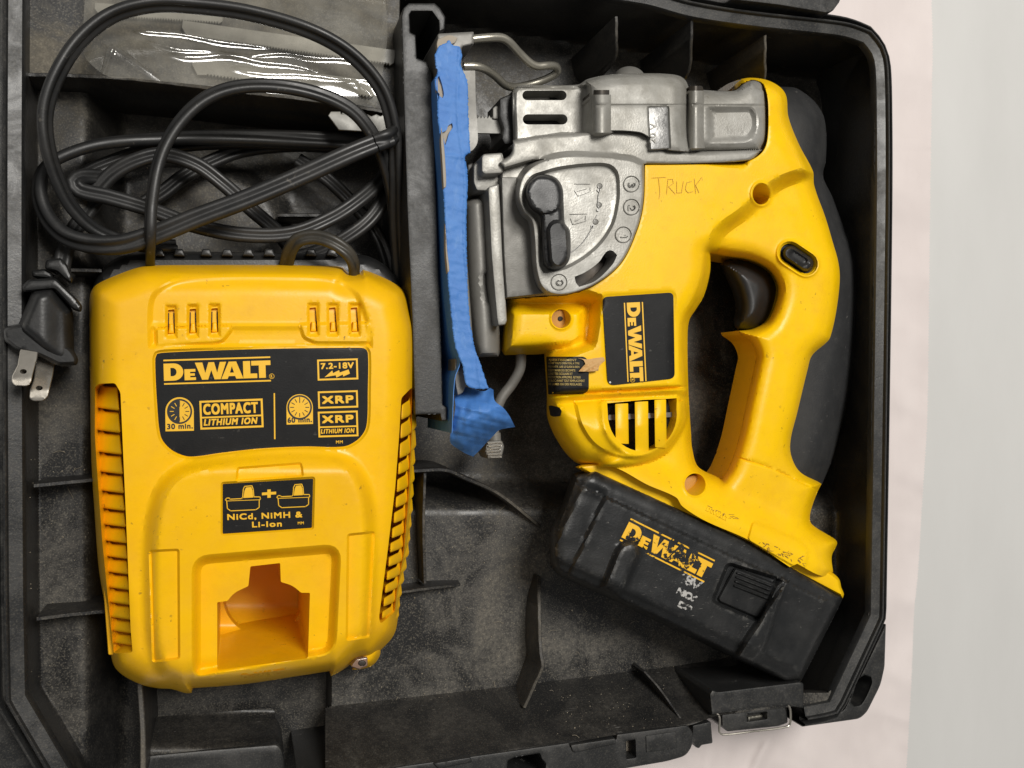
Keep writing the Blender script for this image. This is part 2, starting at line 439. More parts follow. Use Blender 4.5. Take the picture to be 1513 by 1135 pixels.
def plastic(name, base, rough, edge=0., dirt=(.10, .06, .02), spots=.5, film=.15, metal=0., bst=.25, bscale=1500, spec=.5, scratch=0., filmcol=None, rvar=.12, coat=0.):
    m, nt, bs = node_mat(name); co = N(nt, 'ShaderNodeTexCoord').outputs['Object']
    c = base
    if film > 0:
        f = mul(nt, ramp(nt, noise(nt, co, 38, 6, .65), .42, .72), film); c = mixc(nt, f, c, filmcol or dirt)
        f = mul(nt, ramp(nt, noise(nt, co, 230, 5, .7), .5, .8), film * .7); c = mixc(nt, f, c, filmcol or dirt)
    if spots > 0:
        s = mul(nt, ramp(nt, noise(nt, co, 420, 3, .6), .66, .73), ramp(nt, noise(nt, co, 45, 3), .45, .62)); c = mixc(nt, mul(nt, s, spots), c, dirt)
    if scratch > 0:
        for st in ((1, 14, 1, .5), (1, 16, 1, -.9), (1, 12, 1, 1.6)):
            s = ramp(nt, noise(nt, co, 260, 3, .6, st), .70, .76); s = mul(nt, s, ramp(nt, noise(nt, co, 60, 2), .45, .6))
            c = mixc(nt, mul(nt, s, scratch), c, (.30, .28, .25))
    if edge > 0:
        g = N(nt, 'ShaderNodeNewGeometry'); e = mul(nt, ramp(nt, g.outputs['Pointiness'], .515, .56), ramp(nt, noise(nt, co, 240, 5, .7), .46, .60)); c = mixc(nt, mul(nt, e, edge), c, (.24, .23, .21))
    if isinstance(c, tuple): bs.inputs['Base Color'].default_value = (*c, 1)
    else: nt.links.new(c, bs.inputs['Base Color'])
    r = ramp(nt, noise(nt, co, 70, 5, .65), .3, .7, rough - rvar, rough + rvar); nt.links.new(r, bs.inputs['Roughness'])
    bs.inputs['Metallic'].default_value = metal; bs.inputs['Specular IOR Level'].default_value = spec
    bs.inputs['Coat Weight'].default_value = coat
    if bst > 0: bump(nt, bs, noise(nt, co, bscale, 3), bst, .00012)
    return m
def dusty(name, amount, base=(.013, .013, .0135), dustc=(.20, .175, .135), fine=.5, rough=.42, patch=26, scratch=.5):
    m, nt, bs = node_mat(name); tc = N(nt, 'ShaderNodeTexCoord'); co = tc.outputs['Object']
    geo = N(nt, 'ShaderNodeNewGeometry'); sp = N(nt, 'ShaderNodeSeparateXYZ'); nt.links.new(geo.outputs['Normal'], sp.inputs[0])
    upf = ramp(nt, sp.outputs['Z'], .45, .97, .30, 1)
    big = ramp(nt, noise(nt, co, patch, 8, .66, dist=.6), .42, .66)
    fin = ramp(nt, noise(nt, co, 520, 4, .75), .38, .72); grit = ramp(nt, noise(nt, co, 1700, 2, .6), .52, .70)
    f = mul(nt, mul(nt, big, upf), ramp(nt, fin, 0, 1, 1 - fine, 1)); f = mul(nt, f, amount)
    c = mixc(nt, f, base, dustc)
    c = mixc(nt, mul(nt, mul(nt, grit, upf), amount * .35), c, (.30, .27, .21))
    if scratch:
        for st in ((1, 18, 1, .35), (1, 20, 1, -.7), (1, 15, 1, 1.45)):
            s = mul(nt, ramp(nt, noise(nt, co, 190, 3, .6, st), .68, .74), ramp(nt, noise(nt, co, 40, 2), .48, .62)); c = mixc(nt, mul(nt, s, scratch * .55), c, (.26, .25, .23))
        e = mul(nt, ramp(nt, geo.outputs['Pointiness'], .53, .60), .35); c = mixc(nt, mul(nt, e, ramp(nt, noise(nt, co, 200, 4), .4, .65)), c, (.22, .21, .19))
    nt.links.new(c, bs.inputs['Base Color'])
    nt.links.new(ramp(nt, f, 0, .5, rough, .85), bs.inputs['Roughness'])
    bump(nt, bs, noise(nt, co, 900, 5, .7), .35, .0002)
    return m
YEL = (.90, .545, .001)
M_yel = plastic('yellow_plastic', YEL, .40, spec=.3, dirt=(.16, .08, .015), spots=.75, film=.34, filmcol=(.66, .33, .02), bst=.4, bscale=1500, scratch=.10)
M_yel2 = plastic('yellow_plastic_charger', (.90, .50, .001), .40, spec=.34, dirt=(.12, .06, .02), spots=.8, film=.32, filmcol=(.66, .31, .02), bst=.22, bscale=1300, scratch=.10)
M_well = plastic('yellow_plastic_inside', (.87, .45, .003), .4, spots=.3, film=.2, filmcol=(.6, .3, .03), bst=.08)
M_blk = plastic('black_plastic', (.012, .0125, .013), .40, dirt=(.16, .15, .13), spots=.4, film=.18, filmcol=(.09, .085, .075), bst=.4, bscale=1300, scratch=.3)
M_batt = plastic('battery_black', (.010, .0108, .0115), .42, edge=.3, dirt=(.22, .21, .19), spots=.55, film=.16, filmcol=(.07, .066, .06), bst=.5, bscale=1500, scratch=1.)
M_rub = plastic('grey_rubber', (.022, .0225, .0235), .62, edge=.4, dirt=(.15, .14, .13), spots=.6, film=.5, filmcol=(.05, .049, .047), bst=.8, bscale=1700, scratch=.4, spec=.35)
M_trig = plastic('trigger_black', (.0095, .0095, .0097), .46, spots=.1, film=.2, filmcol=(.06, .055, .05), bst=.3, bscale=2200)
M_lev = plastic('lever_black', (.014, .0142, .015), .42, dirt=(.2, .19, .18), spots=.25, film=.15, filmcol=(.06, .058, .055), bst=.35, bscale=2000, scratch=.25)
M_cord = plastic('cord_black', (.0125, .0127, .013), .44, dirt=(.2, .18, .15), spots=.35, film=.3, filmcol=(.06, .056, .05), bst=.22, bscale=1600, rvar=.1)
M_cordold = plastic('cord_chafed', (.022, .021, .018), .45, dirt=(.25, .2, .13), spots=.6, film=.6, filmcol=(.085, .073, .052), bst=.4, bscale=1400)
M_alu = plastic('cast_aluminium', (.345, .337, .31), .47, dirt=(.12, .10, .07), spots=.5, film=.8, filmcol=(.19, .178, .15), metal=.30, spec=.45, bst=.5, bscale=1300, rvar=.2, edge=.5, scratch=.25)
M_alud = plastic('machined_grey', (.145, .14, .127), .5, dirt=(.1, .09, .07), spots=.3, film=.4, filmcol=(.12, .113, .098), metal=.3, bst=.5, bscale=2600)
M_aluw = plastic('worn_aluminium_plate', (.27, .268, .26), .34, dirt=(.06, .058, .055), spots=1., film=.8, filmcol=(.15, .148, .145), metal=.5, bst=1., bscale=900, rvar=.15)
M_steel = plastic('steel_rod', (.44, .42, .36), .32, dirt=(.24, .18, .1), spots=.3, film=.4, filmcol=(.36, .33, .26), metal=.8, bst=.2)
M_shoe = plastic('shoe_metal', (.225, .218, .20), .5, spec=.35, dirt=(.13, .12, .09), spots=.3, film=.5, filmcol=(.16, .15, .135), metal=.25, bst=.4, bscale=1300)
M_blade = plastic('blade_steel', (.29, .285, .265), .50, spec=.3, dirt=(.1, .09, .07), spots=.3, film=.5, filmcol=(.14, .135, .12), metal=.2, bst=.2)
M_dkm = plastic('dark_metal', (.05, .048, .045), .45, spots=.3, film=.3, metal=.5)
M_lab = plastic('label_black', (.0085, .0087, .0092), .52, dirt=(.2, .19, .17), spots=.4, film=.25, filmcol=(.028, .027, .025), spec=.2, bst=.25, bscale=2000, scratch=.35)
M_ink = plastic('print_yellow', (.88, .50, .02), .45, spots=.2, film=.1, bst=0)
M_inkb = plastic('print_black', (.014, .014, .014), .45, spots=0, film=0, bst=0)
M_inkdim = plastic('print_small', (.50, .36, .10), .5, spots=0, film=.5, filmcol=(.1, .08, .03), bst=0)
M_white = plastic('print_white', (.62, .61, .58), .5, spots=0, film=.3, bst=0)
M_pencil = plastic('pencil_grey', (.50, .27, .008), .55, spots=0, film=.8, filmcol=(.82, .46, .004), bst=0)
M_prong = plastic('nickel_prong', (.62, .58, .51), .28, dirt=(.2, .17, .12), spots=.4, film=.35, filmcol=(.38, .34, .27), metal=.85, bst=.2, bscale=900)
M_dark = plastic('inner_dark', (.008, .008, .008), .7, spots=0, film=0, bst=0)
M_orange = plastic('boss_shade_orange', (.5, .24, .025), .6, spots=.2, film=.2, bst=.2)  # darker orange paints the shading inside the boss recesses
def worn_print(name, col, lo, hi, scale=320):
    m, nt, bs = node_mat(name); co = N(nt, 'ShaderNodeTexCoord').outputs['Object']
    bs.inputs['Base Color'].default_value = (*col, 1); bs.inputs['Roughness'].default_value = .5
    a = ramp(nt, noise(nt, co, scale, 5, .7), lo, hi); nt.links.new(a, bs.inputs['Alpha']); return m
M_wornY = worn_print('print_yellow_worn', (.86, .48, .02), .455, .485, 150)
M_wornW = worn_print('print_white_worn', (.45, .44, .42), .47, .53, 420)
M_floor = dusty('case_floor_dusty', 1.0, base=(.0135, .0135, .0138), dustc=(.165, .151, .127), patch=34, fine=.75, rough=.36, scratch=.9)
M_wall = dusty('case_plastic', .75, rough=.40)
M_rim = dusty('case_rim_plastic', .42, base=(.016, .0165, .017), dustc=(.11, .105, .095), rough=.36, patch=60, scratch=.8)
M_shelf = dusty('case_shelf_dusty', .95, dustc=(.22, .195, .15), patch=45)
M_front = dusty('case_front_plastic', .30, base=(.017, .0175, .0178), dustc=(.10, .096, .09), patch=70, scratch=.9)
def tape_mat():
    m, nt, bs = node_mat('blue_masking_tape'); co = N(nt, 'ShaderNodeTexCoord').outputs['Object']
    c = mixc(nt, ramp(nt, noise(nt, co, 60, 6, .7), .35, .7), (.048, .175, .50), (.075, .225, .57))
    c = mixc(nt, mul(nt, ramp(nt, noise(nt, co, 400, 4, .7, (1, .3, 1)), .55, .75), .35), c, (.22, .38, .66))
    nt.links.new(c, bs.inputs['Base Color']); bs.inputs['Roughness'].default_value = .62
    h = mul(nt, noise(nt, co, 1500, 3, .6), noise(nt, co, 420, 4, .65), 'ADD'); bump(nt, bs, h, .7, .00018); return m
M_tape = tape_mat()
M_tear = plastic('torn_tape_backing', (.36, .32, .265), .8, spots=.3, film=.4, filmcol=(.35, .28, .19), bst=.5)
def bag_mat():
    m, nt, bs = node_mat('clear_film'); co = N(nt, 'ShaderNodeTexCoord').outputs['Object']
    tr = N(nt, 'ShaderNodeBsdfTransparent'); tr.inputs[0].default_value = (.90, .885, .84, 1)
    gl = N(nt, 'ShaderNodeBsdfGlossy'); gl.inputs['Roughness'].default_value = .12; gl.inputs['Color'].default_value = (1, 1, 1, 1)
    df = N(nt, 'ShaderNodeBsdfDiffuse'); df.inputs[0].default_value = (.55, .52, .44, 1)
    b = N(nt, 'ShaderNodeBump'); b.inputs['Strength'].default_value = .10; b.inputs['Distance'].default_value = .0005
    nt.links.new(noise(nt, co, 60, 2, .45, (.6, 2.2, 1, .12), .6), b.inputs['Height'])
    nt.links.new(b.outputs[0], gl.inputs['Normal'])
    m1 = N(nt, 'ShaderNodeMixShader'); m1.inputs[0].default_value = .17; nt.links.new(tr.outputs[0], m1.inputs[1]); nt.links.new(gl.outputs[0], m1.inputs[2])
    m2 = N(nt, 'ShaderNodeMixShader'); nt.links.new(ramp(nt, noise(nt, co, 90, 5, .6), .35, .75, .06, .26), m2.inputs[0])
    nt.links.new(m1.outputs[0], m2.inputs[1]); nt.links.new(df.outputs[0], m2.inputs[2])
    nt.links.new(m2.outputs[0], nt.nodes['Material Output'].inputs['Surface']); return m
M_bag = bag_mat()
def cloth(name, a, b, scale, st, bs_, rough=.8):
    m, nt, p = node_mat(name); co = N(nt, 'ShaderNodeTexCoord').outputs['Object']
    c = mixc(nt, ramp(nt, noise(nt, co, scale, 5, .6, (1, .35, 1, .25)), .3, .7), a, b)
    c = mixc(nt, mul(nt, ramp(nt, noise(nt, co, 1500, 2), .66, .72), .12), c, (.3, .25, .2))
    nt.links.new(c, p.inputs['Base Color']); p.inputs['Roughness'].default_value = rough
    h = mul(nt, mul(nt, noise(nt, co, 30, 5, .55, (1, .4, 1, .5), .8), 3.0), noise(nt, co, 1800, 2), 'ADD'); bump(nt, p, h, st, bs_); return m
M_paper = cloth('paper_sheet', (.675, .605, .585), (.745, .675, .655), 22, .35, .0012)
M_table = cloth('grey_white_top', (.58, .575, .56), (.63, .625, .61), 16, .3, .0006)
M_lens = plastic('clear_lens', (.25, .16, .12), .15, spots=0, film=.2, bst=0, coat=.5)

# ------------------------------------------------------------------ surface under the case
def flat(name, px_poly, z, mat, bump_fn=None, spacing=24, low=None, step=6):
    def zf(P): return z + (0 if bump_fn is None else bump_fn(P)) + P[:, 0] * 0
    return relief(name, np.asarray(px_poly, float), zf, mat, low=low, spacing=spacing, rim=(), step=step)
V = np.array([(-.6, -.6, 0), (1.0, -.6, 0), (1.0, .6, 0), (-.6, .6, 0)])
o = obj('tabletop', V, [(0, 1, 2, 3)], M_table, smooth=False); o['kind'] = 'structure'
# paper sheet with a pinked edge
e0 = np.array([(1374, -60), (1378, 60), (1377, 130), (1374, 330), (1372, 500), (1370, 620), (1363, 735), (1356, 850), (1351, 900), (1347, 1000), (1342, 1090), (1336, 1200)], float)
edge = cr(e0, 2.2, closed=False); zig = edge.copy(); zig[:, 0] += np.where(np.arange(len(edge)) % 2 == 0, .9, -.9) + np.random.uniform(-.35, .35, len(edge))
sheet = np.vstack([[(-60, -60)], zig, [(-60, 1200)]])
def sheet_z(P):
    x, y = P[:, 0], P[:, 1]
    w1 = np.sin((x * .9 + y * .55) * .045 + 1.3 * np.sin(y * .013)) * np.sin(y * .017 + 1)
    w2 = np.sin((x * .8 - y * .9) * .033 + 2) * np.sin(y * .011 + x * .02)
    w3 = np.exp(-((x - 1140 + (y - 1080) * .45) / 9.) ** 2) * sst(y, 1080, 1110) * 2.4 + np.exp(-((x - 1052 + (y - 1100) * .2) / 12.) ** 2) * sst(y, 1085, 1120) * 1.5
    fold = np.exp(-((y - 212 - (x - 1330) * .1) / 4.) ** 2) * .3
    return 2.6 + .6 * w1 + .5 * w2 + w3 + fold + .5 * np.clip(rough(P, 120, 5, 7, True), -1.5, 1.5) + .10 * rough(P, 40, 9)
V_, T_, O_, _ = relief_data(sheet, sheet_z, spacing=60, rim=(3,), step=60, dense=[(np.array([(1000, 1060), (1345, 1060), (1345, 1150), (880, 1150)]), 5), (np.array([(1215, -40), (1376, -40), (1372, 500), (1345, 1060), (1180, 1060), (1320, 900), (1318, 0)]), 7)])
sh = obj('paper_sheet', V_, T_, M_paper, angle=60); tag(sh, 'pinkish white sheet with a pinked edge lying under the black case', 'sheet')

# ------------------------------------------------------------------ the case
CASE_B = W(700, 567, 0)
case = thing('tool_case', 'open black plastic tool case with dusty ribbed inside holding the saw and charger', 'tool case', tuple(CASE_B))
ZR = 60.0
rim_px = [(1187, 1043), (1225, 1036), (1255, 972), (1285, 908), (1290, 600), (1294, 300), (1294, 178), (1292, 100), (1287, 80), (1275, 64), (1250, 55.5), (1221, 51), (1100, 38), (1018, 25), (945, 6), (36, -128),
          (34, 300), (36, 835), (39, 1026), (103, 1135), (150, 1215)]
rq = cr(rim_px, 8, closed=False, corner=24)
def sweep_profile(path_px, z, prof, name, mat, parent, side=1):
    C = W(path_px[:, 0], path_px[:, 1], z); n = len(C); T = np.gradient(C, axis=0); T /= np.linalg.norm(T, axis=1)[:, None]
    Nn = np.stack([T[:, 1], -T[:, 0], T[:, 2] * 0], -1) * side
    rows = [C * np.array([1, 1, 0]) + Nn * o_ / 1000 + np.array([0, 0, z_ / 1000]) for o_, z_ in prof]
    m = len(rows); V = np.vstack(rows); Fc = []
    for k in range(m - 1):
        for j in range(n - 1):
            f = (k * n + j, k * n + j + 1, (k + 1) * n + j + 1, (k + 1) * n + j); Fc.append(f if side > 0 else f[::-1])
    return obj(name, V, Fc, mat, parent, angle=30)
PROF = [(-.1, 57), (0, 59.6), (.4, 60.3), (3.0, 60.9), (4.0, 61.2), (4.3, 62.5), (4.6, 62.8), (5.1, 62.5), (5.4, 60.6), (5.6, 57), (7.2, 57), (7.4, 60.3), (7.7, 60.8), (8.3, 60.6), (8.7, 60), (8.9, 52), (9.4, 0.2)]
sweep_profile(rq, ZR, PROF, 'rim', M_rim, case, side=1)

# interior: floor levels, walls and the sloping front in one moulded tray
tray_px = np.array([(1060, 1058), (1120, 1050), (1180, 1043), (1225, 1036), (1255, 972), (1285, 908), (1290, 600), (1294, 300), (1294, 178), (1292, 100), (1287, 80), (1275, 64), (1250, 55.5), (1221, 51), (1100, 38), (1018, 25), (945, 6), (600, -45), (36, -128),
          (34, 300), (36, 835), (39, 1026), (103, 1135), (116, 1155), (470, 1152), (700, 1118), (841, 1098), (910, 1086), (1016, 1072)], float)
def ridge(x): return np.interp(x, [470, 600, 761, 939, 990, 1060, 1230], [1046, 1031, 1013, 991, 985, 975, 930])
def smax(a, b, k=6.):
    h = np.clip(.5 + .5 * (a - b) / k, 0, 1); return b + (a - b) * h + k * h * (1 - h)
def seg_d(P, a, b):
    return udist(P, np.array([a], float), np.array([b], float))
def tray_z(P):
    x, y = P[:, 0], P[:, 1]
    z = np.full(len(P), 13.0)
    z = z + 16 * sst(x, 482, 490) * sst(y, 700, 760) * sst(y, 690, 720)                 # dusty raised floor beside the charger
    z = np.maximum(z, 36 - 23 * sst(x, 120, 190))                                        # shallow pockets along the left edge
    z = z + 9 * sst(-np.hypot((x - 245) / 185, (y - 330) / 95), -1.05, -.85)              # round swelling under the cord
    def up(d, wd, lo=0, top=59.6):
        t = np.clip(1 - d / wd, 0, 1); return np.where(t > 0, lo + (top - lo) * t, 0)
    dR = np.minimum(seg_d(P, (1294, 60), (1285, 908)), 200); z = smax(z, up(dR, 92))
    dC = seg_d(P, (1285, 908), (1225, 1036)); z = smax(z, up(dC, 78))
    dT = np.minimum(seg_d(P, (1294, 62), (945, 6)), seg_d(P, (945, 6), (36, -128))); z = smax(z, up(dT, 86))
    dc = np.hypot(x - 1215, y - 135); cor = (x > 1215) & (y < 135)
    z = np.where(cor, np.maximum(z, np.clip(13 + (dc - 20) / 84 * 46.6, 13, 59.6)), z)
    dL = x - np.interp(y, [-128, 300, 835, 1026], [36, 34, 36, 39]); z = smax(z, np.where(y < 1040, up(dL, 27, 25), 0))
    dLC = seg_d(P, (39, 1026), (116, 1155)); z = smax(z, up(dLC, 34, 22))
    fr = y - ridge(x); top = np.interp(x, [470, 700, 841, 1016, 1060], [1150, 1117, 1097, 1071, 1058]); 
    t = np.clip(fr / (top - ridge(x)), 0, 1)
    z = np.where((x > 480) & (x < 1090), np.maximum(z, 29 + 30.6 * t * np.clip(t * 8, 0, 1) ** .2 * (fr > 0)) * (fr > 0) + z * (fr <= 0), z)
    cu = np.minimum(sst(x, 1040, 1090) * (y > 1020) , 1); z = np.maximum(z, cu * 59)
    return np.minimum(z, 59.6) + .15 * np.sin(x * .05 + y * .03)
def ridge_line(off): return [(x_, float(ridge(np.array([x_]))[0]) + off) for x_ in range(480, 1080, 4)]
rl = np.array(ridge_line(0) + ridge_line(6)[::-1])
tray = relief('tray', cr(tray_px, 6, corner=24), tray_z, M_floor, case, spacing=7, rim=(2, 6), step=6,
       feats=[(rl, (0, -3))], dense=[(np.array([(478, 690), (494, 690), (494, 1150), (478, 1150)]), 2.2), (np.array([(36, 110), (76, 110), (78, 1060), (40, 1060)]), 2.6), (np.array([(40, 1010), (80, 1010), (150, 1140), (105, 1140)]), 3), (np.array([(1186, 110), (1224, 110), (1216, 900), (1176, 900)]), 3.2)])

# shelf under the spare blades, with a raised lip
shelf_px = [(34, -120), (38, 111), (110, 113), (200, 118), (350, 136), (470, 150), (560, 163), (588, 168), (592, -50)]
plate('shelf', cr(shelf_px, 5, corner=30), 48, M_shelf, case, low=13, bev=2, bh=.4, spacing=10)
ribwall('rib', [(38, 110, 50), (110, 112, 50), (200, 117, 50), (350, 135, 50), (470, 149, 50), (575, 166, 49)], 13, 1.5, M_wall, case)
RW = lambda pts, low, t=1.5: ribwall('rib', pts, low, t, M_wall, case)
RW([(50, 718, 52), (90, 714, 50), (140, 709, 48)], 30)
RW([(54, 915, 52), (100, 909, 50), (160, 903, 48)], 30)
RW([(105, 399, 48), (150, 400, 48)], 20)
RW([(206, 1008, 44), (209, 1050, 47), (211, 1090, 50), (211, 1150, 54)], 13, 1.8)
RW([(612, 696, 44), (660, 695, 43), (686, 706, 42), (736, 729, 38), (798, 778, 30)], 13)
RW([(628, 698, 41), (626, 780, 40), (628, 862, 38)], 13, 1.3)
RW([(588, 876, 38), (640, 869, 38), (680, 864, 34)], 25, 1.3)
RW([(797, 852, 34), (797, 900, 42), (799, 965, 45), (802, 985, 46), (790, 1012, 44), (775, 1046, 42)], 13, 1.6)
RW([(911, 24, 58), (911, 55, 55), (910, 84, 48), (890, 110, 38)], 13, 1.5)
RW([(1023, 30, 58), (1022, 60, 55), (1019, 104, 46), (1005, 128, 36)], 13, 1.5)
RW([(1131, 52, 58), (1131, 85, 54), (1130, 122, 46), (1118, 150, 36)], 13, 1.5)
RW([(410, 318, 30), (475, 318, 30)], 18, 1.5)
RW([(952, 992, 40), (975, 1018, 46), (1006, 1062, 56)], 13, 1.0)
# raised pad in the front left pocket
plate('pad', fil([(205, 1131), (216, 1115), (300, 1107), (412, 1098), (420, 1112), (424, 1180), (205, 1190)], [6, 10, 1, 16, 10, 4, 4]), 40, M_front, case, low=13, bev=6, bh=2.5, spacing=9)
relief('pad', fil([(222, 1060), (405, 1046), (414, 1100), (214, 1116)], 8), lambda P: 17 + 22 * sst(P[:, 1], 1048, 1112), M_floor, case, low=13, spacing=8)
# tall divider with a hooked end
div_px = [(593, 24), (596, 12), (604, 5), (642, 5), (650, 12), (658, 25), (657, 43), (649, 47), (648, 31), (638, 17), (608, 17), (605, 22), (606, 48), (614, 52), (616, 86), (631, 92), (638, 108), (640, 140), (643, 250), (648, 400), (652, 520), (654, 598), (660, 602), (660, 622), (652, 622), (650, 612), (613, 613), (609, 480), (601, 300), (596, 130)]
plate('divider', resample(div_px, 4), 66, M_front, case, low=13, bev=2.2, bh=.6, spacing=6)

# hinge lug behind, corner foot, front strip and latch
plate('hinge_lug', fil([(1085, -30), (1245, -30), (1241, 2), (1230, 17), (1222, 20), (1150, 8), (1080, 0)], 4), 66, M_rim, case, low=10, bev=3, bh=1)
ear = fil([(1309, 921), (1307, 985), (1301, 1012), (1281, 1052), (1270, 1062), (1184, 1074), (1183, 1042), (1226, 1058), (1246, 1050)], [3, 6, 8, 6, 6, 2, 2, 2, 6])
plate('corner_foot', fil([(-60, 1020), (-14, 1040), (10, 1052), (84, 1150), (130, 1230), (-60, 1230)], 4), 50, M_rim, case, low=2, bev=3, bh=1, spacing=10)
slot = cr([(1277, 998), (1286, 1001), (1287, 1010), (1272, 1040), (1262, 1043), (1257, 1038), (1262, 1020), (1268, 1004)], 2.5)
plate('corner_foot', ear, 52, M_front, case, low=2, bev=3, bh=1, holes=[slot], hole_low=30, spacing=8)
strip = fil([(440, 1158), (600, 1131), (700, 1117), (841, 1097), (843, 1103), (850, 1104), (910, 1092), (911, 1085), (1016, 1071), (1024, 1083), (1023, 1102), (1013, 1117), (985, 1125), (920, 1136), (800, 1158), (700, 1180), (450, 1205)], [2, 2, 2, 2, 1, 1, 1, 2, 5, 8, 8, 8, 8, 2, 2, 2, 2])
notch = fil([(750, 1124), (760, 1119), (797, 1113), (800, 1122), (806, 1128), (804, 1147), (760, 1150), (748, 1146)], 2.5)
lslot = fil([(925, 1095), (938, 1093), (939, 1119), (926, 1121)], 1.2)
front = plate('front_strip', strip, 60.5, M_front, case, low=3, bev=2.5, bh=.8, holes=[notch, lslot], hole_low=[3, 52], spacing=8)
plate('strip_panel', fil([(954, 1087), (999, 1081), (1000, 1106), (955, 1112)], 2), 61.0, M_front, front, low=60, bev=1.2, bh=.4)
plate('strip_ledge', fil([(843, 1101), (909, 1091), (911, 1099), (850, 1112), (846, 1110)], 1.5), 61.6, M_front, front, low=58, bev=1.5, bh=.5)
plate('strip_ledge', fil([(640, 1128), (695, 1119), (698, 1126), (648, 1136)], 1.5), 61.6, M_front, front, low=58, bev=1.5, bh=.5)
plate('slot_back', fil([(924, 1092), (941, 1090), (942, 1123), (924, 1125)], 1), 53.5, M_tear, front, low=52)
plate('latch_mount', fil([(1023, 1072), (1050, 1066), (1053, 1098), (1036, 1101), (1033, 1106), (1027, 1104), (1023, 1094)], 2.5), 57, M_front, case, low=6, bev=2, bh=.7)
plate('latch_housing', fil([(1048, 1026), (1052, 1019), (1060, 1022), (1182, 1007), (1187, 1010), (1187, 1047), (1167, 1042), (1160, 1041), (1062, 1054), (1051, 1056)], 2.5), 60.9, M_front, case, low=20, bev=3, bh=1, spacing=7)
lb = plate('latch', fil([(1066, 1056), (1162, 1043), (1164, 1068), (1150, 1073), (1074, 1081), (1067, 1074)], 3), 57, M_front, case, low=8, bev=2.2, bh=.8, holes=[fil([(1104, 1056), (1132, 1052), (1133, 1062), (1104, 1066)], .8)], hole_low=52, spacing=8)
plate('latch_window', fil([(1102, 1054), (1134, 1050), (1135, 1064), (1102, 1068)], .8), 52.5, M_dark, lb, low=52, bev=1, bh=.1)
plate('latch_pin', fil([(1105, 1059), (1127, 1056), (1127, 1062), (1105, 1065)], 1), 54, M_steel, lb, low=52.5, bev=1.5, bh=.8)
wq = cr([(1058, 1052, 58), (1063, 1060, 59), (1063, 1082, 58), (1068, 1085.5, 58), (1110, 1081, 58), (1160, 1074.5, 58), (1167, 1070, 58), (1168, 1050, 59), (1164, 1040, 59)], 2.5, closed=False, corner=95)
v, f = tube_data(W(wq[:, 0], wq[:, 1], wq[:, 2]), .00045, 8); obj('latch_wire', v, f, M_prong, lb)

# ------------------------------------------------------------------ spare blades and their pouch
def saw_blade(name, ax, ay, bx, by, hgt, z, tooth, label, group, up=-1, tang=True):
    """flat blade lying from (ax, ay) to (bx, by), hgt px tall, teeth along its upper or lower edge"""
    d = np.array([bx - ax, by - ay], float); L = np.linalg.norm(d); d /= L; n = np.array([-d[1], d[0]]) * (1 if up > 0 else -1)
    P = [(0, 0), (L, 0)]; top = []
    k = int((L - 24) / tooth)
    top.append((L, hgt * .8))
    for i in range(k):
        x = L - 6 - i * tooth; top.append((x, hgt)); top.append((x - tooth * .45, hgt - tooth * .55 - .8)); top.append((x - tooth * .8, hgt - tooth * .3))
    top += [(10, hgt), (0, hgt * .45)]
    Q = np.array(P + top); Q = np.array([ax, ay]) + Q[:, :1] * d + Q[:, 1:] * n
    o = plate(name, Q, z, M_blade, None, low=z - .9, bev=.6, bh=.15, spacing=12, step=3)
    tag(o, label, 'saw blade', group); return o
saw_blade('saw_blade', 486, 190 - 22, 590, 205 - 16, 0.1, 40, 6, '', None) if False else None
bl = np.array([(485, 171), (489, 165), (503, 165), (504, 169), (507, 165.5), (510, 169), (511.5, 165.5), (515, 169), (517, 166), (520, 169.5), (523, 167), (527, 171), (531, 168), (537, 171), (543, 169), (549, 172), (556, 169), (562, 172), (568, 169), (575, 172), (590, 173), (588, 195), (540, 194), (501, 192)], float)
o = plate('saw_blade', bl, 51, M_blade, None, low=50, bev=.7, bh=.15, spacing=10, step=3); tag(o, 'loose steel saw blade poking out under the black cord beside the divider', 'saw blade', 'spare saw blades')
saw_blade('saw_blade', 270, 30, 585, 74, 24, 50.5, 4.2, 'long dark saw blade seen in the pouch just below the large cord loop', 'spare saw blades', up=1)
saw_blade('saw_blade', 285, 84, 556, 120, 26, 49.8, 5.0, 'shorter blade in the pouch beneath the bright film creases', 'spare saw blades', up=1)
saw_blade('saw_blade', 140, 4, 330, 16, 20, 49.8, 4.0, 'blade near the top left end of the clear pouch', 'spare saw blades', up=1)
bag_px = cr([(122, 70), (124, 20), (128, -40), (400, -30), (570, 0), (572, 60), (556, 158), (470, 148), (350, 132), (200, 116), (160, 113), (128, 88)], 6, corner=40)
_lamp = np.array([0.34, 0.50, 1.30]); _bx = np.arange(100, 601, 5.)
_bp = W(_bx, 62 + (_bx - 240) * .11, np.full(len(_bx), 55.)); _c = np.array([0, 0, HC]) - _bp; _l = _lamp - _bp
_h = _c / np.linalg.norm(_c, axis=1)[:, None] + _l / np.linalg.norm(_l, axis=1)[:, None]
_sl = np.clip(_h[:, 0] / _h[:, 2], -.25, .25); _bz = np.concatenate([[0], np.cumsum(-(_sl[1:] + _sl[:-1]) / 2 * np.diff(_bp[:, 0]) * 1000)]); _bz -= _bz.min()
_sy = float((_h[:, 1] / _h[:, 2]).mean())
